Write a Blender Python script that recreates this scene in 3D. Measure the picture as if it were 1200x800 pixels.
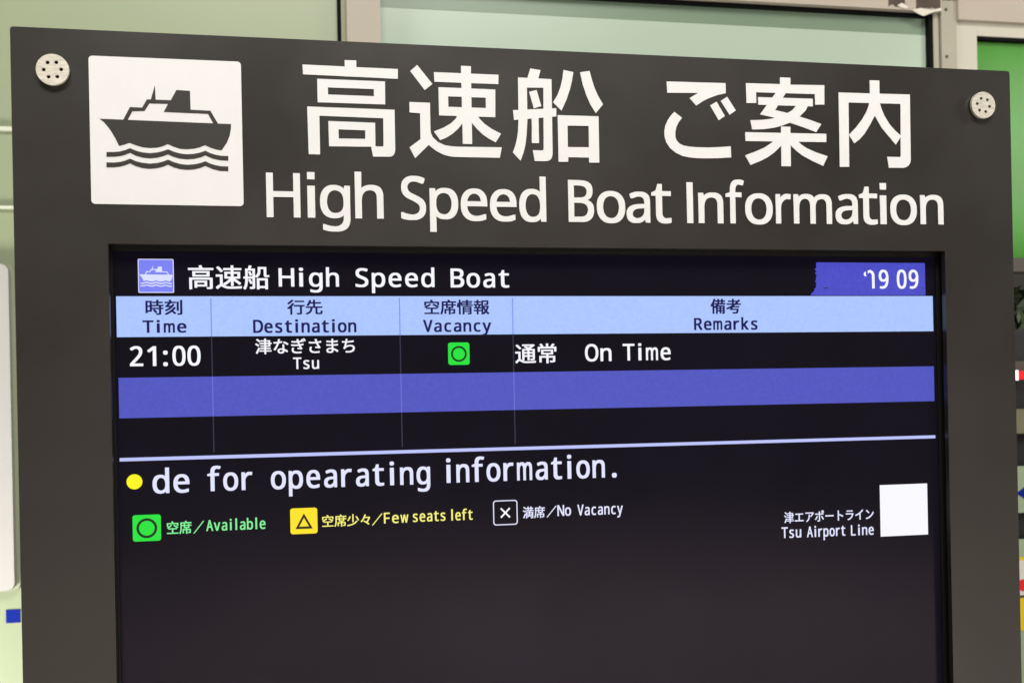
import bpy, bmesh, math, random
from mathutils import Vector, Matrix
random.seed(7)
scene = bpy.context.scene
for o in list(bpy.data.objects):
    bpy.data.objects.remove(o, do_unlink=True)

# ------------------------------------------------------------------ camera, world, lamps, exposure
TOP = 1.85                                   # height of the board's upper edge above the floor (m)
cam_data = bpy.data.cameras.new('camera')
cam = bpy.data.objects.new('camera', cam_data)
scene.collection.objects.link(cam)
cam.matrix_world = Matrix(((0.9826823, 0.0196536, -0.1842529, 0.2391375), (-0.1842161, -0.0036843, -0.9828789, -0.8825584), (-0.0199960, 0.9998001, 0.0000000, 1.5387056), (0.0000000, 0.0000000, 0.0000000, 1.0000000)))
cam_data.sensor_width = 36.0
cam_data.lens = 36.0
cam_data.shift_y = 73.0 / 1200.0
cam_data.clip_start = 0.02
cam_data.clip_end = 200
cam_data.dof.use_dof = True
cam_data.dof.focus_distance = 0.90
cam_data.dof.aperture_fstop = 14
scene.camera = cam

world = bpy.data.worlds.new("World")
scene.world = world
world.use_nodes = True
bg = world.node_tree.nodes['Background']
bg.inputs[0].default_value = (1.0, 0.94, 0.86, 1)
bg.inputs[1].default_value = 0.05

scene.view_settings.view_transform = 'Standard'
scene.view_settings.look = 'None'
scene.view_settings.gamma = 1.0
scene.view_settings.exposure = 0.0

def area_lamp(name, loc, target, size_x, size_y, power, colour=(1, 0.965, 0.915), spread=180):
    l = bpy.data.lights.new(name, 'AREA')
    l.shape = 'RECTANGLE'; l.size = size_x; l.size_y = size_y
    l.energy = power; l.color = colour; l.spread = math.radians(spread)
    o = bpy.data.objects.new(name, l)
    scene.collection.objects.link(o)
    o.location = loc
    d = Vector(target) - Vector(loc)
    o.rotation_euler = d.to_track_quat('-Z', 'Y').to_euler()
    return o

area_lamp('ceiling_lamp', (0.40, -2.5, 4.6), (0.45, 0.0, 1.2), 2.8, 1.2, 194)
area_lamp('ceiling_lamp', (1.9, -6.6, 5.2), (1.9, -6.6, 0.0), 6.0, 3.4, 800, spread=110)
area_lamp('ceiling_lamp', (0.55, 0.30, 3.2), (0.6, 0.75, 1.6), 3.2, 0.4, 4)
area_lamp('side_fill', (-1.2, 0.35, 0.55), (-0.36, 1.1, 1.0), 0.6, 0.4, 54)  # added fill, no visible source: brightens the left pane and white board
area_lamp('side_fill', (2.9, -0.5, 2.5), (1.6, 1.1, 2.2), 0.8, 0.6, 17)  # added fill, no visible source: lifts the jambs on the right

# ------------------------------------------------------------------ materials
def material(name, colour, rough=0.5, metallic=0.0, emit=None, strength=1.0, noise=0.0, noise_scale=60.0,
             bump=0.0, bump_scale=900.0, spec=0.5, coat=0.0, stretch=(1, 1, 1), rough_noise=0.0, spec_tint=None):
    m = bpy.data.materials.new(name)
    m.use_nodes = True
    nt = m.node_tree
    p = nt.nodes['Principled BSDF']
    p.inputs['Base Color'].default_value = (*colour, 1)
    p.inputs['Roughness'].default_value = rough
    p.inputs['Metallic'].default_value = metallic
    p.inputs['Specular IOR Level'].default_value = spec
    if spec_tint: p.inputs['Specular Tint'].default_value = (*spec_tint, 1)
    p.inputs['Coat Weight'].default_value = coat
    if emit:
        p.inputs['Emission Color'].default_value = (*emit, 1)
        p.inputs['Emission Strength'].default_value = strength
    if noise or bump or rough_noise:
        tc = nt.nodes.new('ShaderNodeTexCoord')
        mp = nt.nodes.new('ShaderNodeMapping'); mp.inputs['Scale'].default_value = stretch
        nt.links.new(tc.outputs['Object'], mp.inputs['Vector'])
    if noise:
        n = nt.nodes.new('ShaderNodeTexNoise')
        n.inputs['Scale'].default_value = noise_scale; n.inputs['Detail'].default_value = 5
        nt.links.new(mp.outputs['Vector'], n.inputs['Vector'])
        r = nt.nodes.new('ShaderNodeMapRange')
        r.inputs['From Min'].default_value = 0.3; r.inputs['From Max'].default_value = 0.7
        r.inputs['To Min'].default_value = 1 - noise; r.inputs['To Max'].default_value = 1 + noise
        nt.links.new(n.outputs['Fac'], r.inputs['Value'])
        mix = nt.nodes.new('ShaderNodeVectorMath'); mix.operation = 'SCALE'
        mix.inputs[0].default_value = emit if emit else colour
        nt.links.new(r.outputs['Result'], mix.inputs['Scale'])
        nt.links.new(mix.outputs['Vector'], p.inputs['Emission Color' if emit else 'Base Color'])
    if rough_noise:
        n = nt.nodes.new('ShaderNodeTexNoise')
        n.inputs['Scale'].default_value = 9; n.inputs['Detail'].default_value = 6
        nt.links.new(mp.outputs['Vector'], n.inputs['Vector'])
        r = nt.nodes.new('ShaderNodeMapRange')
        r.inputs['From Min'].default_value = 0.3; r.inputs['From Max'].default_value = 0.7
        r.inputs['To Min'].default_value = rough - rough_noise; r.inputs['To Max'].default_value = rough + rough_noise
        nt.links.new(n.outputs['Fac'], r.inputs['Value'])
        nt.links.new(r.outputs['Result'], p.inputs['Roughness'])
    if bump:
        n = nt.nodes.new('ShaderNodeTexNoise')
        n.inputs['Scale'].default_value = bump_scale; n.inputs['Detail'].default_value = 3
        nt.links.new(mp.outputs['Vector'], n.inputs['Vector'])
        b = nt.nodes.new('ShaderNodeBump'); b.inputs['Strength'].default_value = bump
        b.inputs['Distance'].default_value = 0.0003
        nt.links.new(n.outputs['Fac'], b.inputs['Height'])
        nt.links.new(b.outputs['Normal'], p.inputs['Normal'])
    return m

def srgb(r, g, b):
    f = lambda c: c / 12.92 if c <= 0.04045 else ((c + 0.055) / 1.055) ** 2.4
    return (f(r / 255), f(g / 255), f(b / 255))

def screen(name, r, g, b, noise=0.0, k=1.0):      # lit pixels of the display
    return material(name, (0.004, 0.004, 0.005), 0.32, emit=srgb(r, g, b), strength=k, noise=noise, noise_scale=420)

M = {
 'board': material('dark_bronze_powder_coat', (0.0225, 0.0192, 0.0168), 0.36, noise=0.10, noise_scale=7, bump=0.10, bump_scale=1500, rough_noise=0.045, spec=0.72),
 'inner': material('black_inside', (0.006, 0.006, 0.006), 0.6),
 'bezel': material('black_bezel', (0.008, 0.008, 0.008), 0.35),
 'white': material('white_vinyl', (0.775, 0.78, 0.785), 0.5, noise=0.012, noise_scale=40),
 'symbol': material('dark_vinyl', (0.024, 0.021, 0.0175), 0.5),
 'steel': material('satin_nickel', (0.72, 0.68, 0.585), 0.40, metallic=0.3, noise=0.16, noise_scale=130, bump=0.25, bump_scale=500, stretch=(1, 1, 5)),
 'hole': material('hole_dark', (0.003, 0.003, 0.003), 0.9, spec=0.05),
 'lcd': material('display_black', (0.005, 0.005, 0.006), 0.17, spec=0.18, spec_tint=(0.96, 0.82, 1.0), emit=(0.0028, 0.0016, 0.0058), strength=1.0, noise=0.25, noise_scale=12, rough_noise=0.03),
 'lit_white': screen('lit_white', 247, 247, 255),
 'lit_soft': screen('lit_soft', 226, 228, 255),
 'lit_bar': screen('lit_pale_blue', 172, 198, 255, 0.05),
 'lit_band': screen('lit_violet_blue', 79, 84, 191, 0.06),
 'lit_line': screen('lit_line', 44, 46, 68),
 'lit_line_band': screen('lit_line_band', 104, 108, 208),
 'lit_line_bar': screen('lit_line_bar', 128, 150, 232),
 'lit_rule': screen('lit_rule', 188, 194, 255),
 'lit_navy': screen('lit_navy', 2, 2, 84),
 'lit_clock': screen('lit_clock', 74, 76, 198, 0.10),
 'lit_icon': screen('lit_icon', 124, 130, 244, 0.05),
 'lit_icon_pale': screen('lit_icon_pale', 218, 224, 255),
 'lit_green': screen('lit_green', 24, 226, 56),
 'lit_green_text': screen('lit_green_text', 128, 240, 150),
 'lit_dark': screen('lit_dark', 4, 40, 8),
 'lit_brown': screen('lit_brown', 30, 26, 2),
 'lit_yellow': screen('lit_yellow', 255, 226, 24),
 'lit_dot': screen('lit_dot', 252, 244, 18),
 'lit_yellow_text': screen('lit_yellow_text', 246, 240, 120),
 'floor': material('pale_floor', (0.50, 0.46, 0.40), 0.35, noise=0.08, noise_scale=2),
 'pane': material('green_film_glass', (0.34, 0.425, 0.34), 0.3, noise=0.03, noise_scale=1.4, spec=0.5),
 'pane_reflection': material('green_reflection', (0.15, 0.215, 0.15), 0.3, noise=0.05, noise_scale=1.6),  # darker green standing in for a reflection on the glass
 'pane_warm': material('olive_film_glass', (0.255, 0.30, 0.185), 0.38, noise=0.035, noise_scale=1.2),
 'pane_green': material('leaf_green_film', (0.047, 0.225, 0.018), 0.22, noise=0.12, noise_scale=2.2, stretch=(1, 1, 4), spec=0.18),
 'frame': material('beige_painted_metal', (0.335, 0.30, 0.24), 0.5, noise=0.06, noise_scale=5, bump=0.15, bump_scale=300),
 'frame_light': material('pale_beige_metal', (0.455, 0.435, 0.36), 0.5, noise=0.06, noise_scale=5, bump=0.15, bump_scale=300),
 'frame_pink': material('rosy_beige_metal', (0.37, 0.32, 0.265), 0.5, noise=0.05, noise_scale=6),
 'frame_dark': material('grey_beige_metal', (0.31, 0.29, 0.225), 0.5, noise=0.06, noise_scale=6),
 'frame_olive': material('olive_grey_metal', (0.235, 0.24, 0.145), 0.5, noise=0.08, noise_scale=8),
 'gasket': material('black_rubber', (0.004, 0.004, 0.004), 0.8, spec=0.08),
 'trim': material('white_trim', (0.55, 0.58, 0.46), 0.4),
 'chip': material('bare_brown_metal', (0.055, 0.035, 0.024), 0.7, noise=0.3, noise_scale=60),
 'flake': material('loose_paint', (0.60, 0.55, 0.47), 0.6),
 'sign_white': material('white_board', (0.37, 0.365, 0.35), 0.4, noise=0.02, noise_scale=5),
 'board_rim': material('sign_edge', (0.27, 0.30, 0.20), 0.5),  # olive green tone of the board's outer rim
 'blue': material('blue_sticker', (0.002, 0.013, 0.20), 0.75, spec=0.1),
 'brown_wall': material('brown_grey_wall', (0.055, 0.047, 0.038), 0.6, noise=0.15, noise_scale=4),
 'stone': material('pale_stone', (0.16, 0.145, 0.12), 0.8, noise=0.4, noise_scale=30, bump=0.8, bump_scale=80),
 'leaf': material('leaf_dark_green', (0.035, 0.065, 0.02), 0.5, noise=0.4, noise_scale=20),
 'black': material('black_plastic', (0.012, 0.012, 0.013), 0.4),
 'olive_box': material('olive_cardboard', (0.13, 0.12, 0.072), 0.7, noise=0.1, noise_scale=9),
 'red': material('red_print', (0.62, 0.012, 0.02), 0.4),
 'lamp_white': material('lamp_white', (0.8, 0.8, 0.8), 0.3, emit=(1, 0.95, 0.9), strength=0.9),
 'lamp_red': material('lamp_red', (0.4, 0.01, 0.01), 0.3, emit=(0.7, 0.01, 0.025), strength=0.8),
 'paper_green': material('pale_green_paper', (0.25, 0.33, 0.21), 0.6, noise=0.05, noise_scale=8),
 'paper': material('white_paper', (0.55, 0.54, 0.50), 0.6),
 'yellow': material('yellow_print', (0.62, 0.45, 0.01), 0.5),
}

# ------------------------------------------------------------------ helpers
def link(o, parent=None):
    scene.collection.objects.link(o)
    if parent: o.parent = parent
    return o

def obj(name, bm, mat, parent=None, bevel=0.0, label=None, smooth=False):
    me = bpy.data.meshes.new(name)
    bmesh.ops.recalc_face_normals(bm, faces=bm.faces)
    bm.to_mesh(me); bm.free()
    me.materials.append(M[mat])
    if smooth:
        for p in me.polygons: p.use_smooth = True
    o = link(bpy.data.objects.new(name, me), parent)
    if bevel:
        b = o.modifiers.new('edge', 'BEVEL'); b.width = bevel; b.segments = 2; b.limit_method = 'ANGLE'
    if label: o['label'] = label
    return o

def thing(name, label, category, loc, group=None):
    o = bpy.data.objects.new(name, None)
    link(o); o.location = loc
    tag(o, label, category, group)
    return o

def tag(o, label, category, group=None):
    o['label'] = label; o['category'] = category
    if group: o['group'] = group
    return o

def box(bm, x0, x1, y0, y1, z0, z1):
    r = bmesh.ops.create_cube(bm, size=1)
    for v in r['verts']:
        v.co = Vector(((x0 + x1) / 2 + v.co.x * (x1 - x0), (y0 + y1) / 2 + v.co.y * (y1 - y0), (z0 + z1) / 2 + v.co.z * (z1 - z0)))
    return bm

def fill(bm, loops, front, thick):
    """Closed outlines (board millimetres, even-odd holes) cut out as a plate facing -Y.
    front: y of the front face in mm, thick: thickness in mm."""
    cu = bpy.data.curves.new('outline', 'CURVE')
    cu.dimensions = '2D'; cu.fill_mode = 'BOTH'; cu.extrude = thick / 2
    for lp in loops:
        s = cu.splines.new('POLY'); s.points.add(len(lp) - 1)
        for pt, (x, z) in zip(s.points, lp): pt.co = (x, z, 0, 1)
        s.use_cyclic_u = True
    co = bpy.data.objects.new('outline', cu)
    me = bpy.data.meshes.new_from_object(co)
    n0 = len(bm.verts)
    bm.from_mesh(me)
    bm.verts.ensure_lookup_table()
    for v in bm.verts[n0:]:
        x, z, d = v.co
        v.co = Vector((x / 1000, (front + thick / 2 - d) / 1000, TOP + z / 1000))
    bpy.data.meshes.remove(me); bpy.data.objects.remove(co); bpy.data.curves.remove(cu)
    return bm

def shift_to(bm, origin):
    for v in bm.verts: v.co -= Vector(origin)
    return bm

def rect(x0, x1, z0, z1): return [(x0, z0), (x1, z0), (x1, z1), (x0, z1)]

def rounded(x0, x1, z0, z1, r, n=6):
    if z0 > z1: z0, z1 = z1, z0
    out = []
    for cx, cz, a in ((x1 - r, z1 - r, 0), (x0 + r, z1 - r, 90), (x0 + r, z0 + r, 180), (x1 - r, z0 + r, 270)):
        for i in range(n + 1):
            t = math.radians(a + 90 * i / n)
            out.append((cx + r * math.cos(t), cz + r * math.sin(t)))
    return out

def circle(cx, cz, r, n=40): return [(cx + r * math.cos(2 * math.pi * i / n), cz + r * math.sin(2 * math.pi * i / n)) for i in range(n)]

# ------------------------------------------------------------------ lettering outlines (em = 1000 units)
def unpack(s):
    d = {}
    for item in s.split('|'):
        ch, body = item[0], item[1:]
        d[ch] = []
        for lp in body.split(';'):
            v = [int(q) for q in lp.split(' ')]
            d[ch].append(list(zip(v[0::2], v[1::2])))
    return d

HEADLINE = unpack("""H643 0 553 0 553 333 187 333 187 0 97 0 97 714 187 714 187 412 553 412 553 714 643 714|i0 0 100 0 100 70 0 70;0 84 100 84 100 100 0 100|g275 546 316 543 353 533 387 517 417 494 443 465 448 465 460 536 530 536 529 -38 521 -91 513 -115 504 -136 493 -156 479 -174 463 -189 445 -203 425 -214 403 -223 378 -231 322 -239 245 -239 165 -228 113 -212 97 -206 97 -125 147 -146 207 -160 272 -167 321 -165 345 -161 367 -152 387 -141 403 -126 418 -109 429 -89 437 -67 441 -43 446 71 442 71 417 42 389 19 355 3 318 -7 276 -10 236 -7 200 2 168 16 139 37 113 63 92 95 76 131 64 171 57 217 55 267 57 316 64 361 76 402 92 438 113 470 139 498 167 519 200 534 236 543;270 471 238 463 210 448 188 425 170 396 157 359 149 316 146 266 147 228 152 194 159 164 169 137 182 114 198 96 217 81 238 70 262 64 305 62 347 69 381 83 399 97 414 115 431 150 441 193 444 267 441 321 433 366 420 402 401 430 389 442 361 459 327 469 308 471|h168 462 174 462 198 492 228 515 262 531 314 543 366 544 411 538 449 524 466 515 481 505 494 492 505 477 515 461 529 422 536 376 537 0 450 0 449 368 445 390 440 409 431 426 421 440 408 452 393 460 374 467 353 471 307 471 267 464 251 458 236 449 212 428 194 400 182 365 175 324 173 277 173 0 85 0 85 760 173 760|S501 166 497 143 491 121 482 101 471 82 458 66 442 50 424 36 404 24 359 5 306 -6 200 -9 104 5 51 24 51 110 120 86 184 73 251 68 291 70 325 77 354 88 377 103 394 122 406 144 411 169 411 197 407 221 397 242 382 261 359 278 312 303 178 359 138 383 106 411 83 444 67 481 60 526 61 564 65 585 70 604 79 623 89 639 116 669 150 692 191 710 237 720 288 724 355 720 415 708 485 684 457 607 376 634 323 643 269 644 237 640 211 632 189 620 173 604 161 586 153 565 151 541 153 514 161 491 173 472 191 454 230 430 376 368 413 347 445 325 470 298 488 268 498 233 501 213|p378 543 413 535 445 521 474 502 499 477 521 447 538 411 550 369 558 322 560 269 556 201 550 170 542 142 532 115 521 92 507 70 492 52 474 35 455 21 435 10 413 1 390 -5 365 -9 308 -8 266 1 221 23 180 60 173 68 167 68 173 -20 173 -240 85 -240 85 536 157 536 169 463 173 463 211 505 242 525 279 539 323 546;324 472 284 469 251 459 225 442 204 420 189 390 179 354 174 310 174 243 178 197 187 157 201 124 222 97 234 87 249 78 265 72 304 64 345 64 362 67 379 73 393 80 418 102 439 129 453 163 463 203 468 247 468 305 463 338 456 367 446 394 433 417 418 437 399 452 377 463 352 470|e292 546 319 545 344 541 368 535 390 527 410 516 429 503 446 488 462 471 475 452 486 431 496 409 503 385 512 332 513 251 146 251 149 216 154 185 164 157 176 133 192 112 212 95 234 82 259 73 286 67 337 65 391 71 456 89 489 102 489 25 424 2 374 -7 313 -10 283 -9 255 -5 228 1 203 10 178 21 156 35 136 51 118 69 102 90 87 113 76 139 67 167 60 197 56 230 55 264 56 298 60 330 66 361 74 389 84 415 97 439 112 461 129 480 147 497 167 512 190 524 213 534 238 541 264 545;267 472 245 468 225 459 207 448 191 433 178 416 167 396 158 374 152 349 148 321 421 321 419 356 412 387 401 414 385 437 365 454 339 467 308 473|d237 -7 201 1 169 15 141 34 115 60 93 90 77 126 65 168 57 215 55 267 57 320 65 367 77 408 94 445 115 475 141 501 170 521 202 535 238 543 292 546 336 539 373 526 412 500 442 467 448 467 442 546 442 760 530 760 530 0 459 0 446 72 442 72 412 38 383 17 349 1 307 -8 291 -10;289 63 321 65 349 70 373 80 393 93 408 109 421 130 431 154 437 182 442 214 443 266 442 304 438 339 431 369 422 396 410 419 395 439 375 454 350 464 321 471 288 473 261 471 237 464 216 453 197 437 181 416 169 392 159 365 152 335 147 301 146 265 147 228 152 195 159 165 169 139 181 116 197 97 216 82 237 71 262 65|B301 714 352 712 398 708 438 700 473 689 503 674 528 656 547 634 561 606 569 574 572 537 570 505 562 476 550 450 533 427 510 408 484 393 453 383 436 379 436 374 487 361 517 348 544 330 566 307 583 279 593 244 596 203 595 178 591 154 585 132 577 111 566 92 553 75 538 60 521 46 502 34 480 23 433 8 378 1 97 0 97 714;353 411 383 415 409 421 429 429 445 439 457 452 467 468 474 485 478 505 479 527 477 549 472 569 464 586 452 600 437 611 419 621 396 628 370 633 305 637 187 637 187 410;187 335 187 76 367 77 398 82 424 89 446 100 463 113 476 129 487 146 494 166 499 187 499 225 494 252 483 276 467 296 443 313 412 325 372 333 324 335|o550 243 545 194 533 150 517 112 496 78 470 49 439 26 405 8 366 -3 323 -9 280 -9 240 -3 203 8 169 26 139 49 112 78 91 112 73 150 62 194 56 243 56 303 60 336 66 366 74 394 85 419 98 443 113 464 130 483 150 499 171 513 194 525 219 534 246 541 274 545 304 546 333 545 360 541 385 534 410 525 432 513 454 499 473 483 490 464 506 443 519 419 531 394 540 366 546 336 550 303;147 244 152 199 163 159 179 126 201 99 229 79 263 67 303 63 343 67 377 79 405 99 427 126 443 159 454 199 459 244 459 294 454 339 443 378 427 411 405 437 377 456 343 468 302 472 271 470 244 463 220 453 200 437 183 418 170 395 159 368 152 338 147 305|a325 543 358 538 387 530 412 517 433 502 450 483 463 459 472 432 478 401 480 365 480 0 416 0 399 76 395 76 357 36 327 14 291 -1 249 -9 196 -9 161 -4 128 7 100 24 77 46 60 74 50 109 46 149 49 180 56 207 69 232 86 254 109 272 137 288 170 301 209 310 253 317 394 323 393 380 389 402 384 421 375 436 365 448 352 457 338 465 322 470 283 474 234 470 159 445 132 433 105 499 152 520 207 536 267 544;276 256 244 252 216 246 193 237 175 227 162 215 151 201 143 185 139 167 137 148 138 131 141 116 147 103 155 91 164 82 189 69 218 62 261 62 286 67 308 74 329 85 348 98 364 115 377 135 386 158 391 184 393 262|t339 73 339 6 279 -8 232 -9 201 -5 171 4 145 20 123 41 106 71 96 109 92 156 92 468 16 468 16 510 93 545 128 659 180 659 180 536 335 536 335 468 180 468 181 139 188 108 195 96 203 85 224 70 250 63|I0 0 1 0 1 1 0 1|n380 544 412 539 441 529 467 516 488 499 506 479 519 453 529 423 535 388 537 349 537 0 450 0 449 368 445 390 440 409 431 426 421 440 408 452 393 460 374 467 353 471 330 472 297 470 268 464 243 454 223 440 207 422 195 400 185 375 178 346 174 314 173 278 173 0 85 0 85 536 156 536 169 463 174 463 199 493 229 517 264 533 316 545|f332 468 197 468 197 0 109 0 109 468 15 468 15 509 109 539 110 597 116 643 129 682 149 713 174 736 205 752 242 762 308 764 387 747 364 678 293 693 267 692 252 688 239 682 228 674 218 663 211 650 205 635 198 595 197 536 332 536|r398 540 387 459 329 466 293 461 259 447 229 425 204 396 185 360 175 318 173 286 173 0 85 0 85 536 157 536 167 438 171 438 203 482 232 511 267 531 293 541 320 545|m673 546 708 544 738 539 766 529 789 516 809 499 825 479 838 453 847 423 852 388 854 349 854 0 767 0 766 369 763 390 757 409 750 426 740 440 729 452 715 460 698 467 679 471 658 472 629 470 603 465 580 456 562 443 546 427 534 407 525 384 518 358 514 329 513 296 513 0 426 0 426 361 418 404 409 426 395 444 378 458 357 467 331 471 295 471 259 464 244 458 219 440 200 415 186 384 178 346 173 278 173 0 85 0 85 536 156 536 169 463 174 463 197 493 226 517 258 533 307 545 356 545 399 538 435 524 451 514 465 503 477 489 488 473 496 456 501 456 526 489 540 503 557 514 593 532 632 542""")
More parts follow.
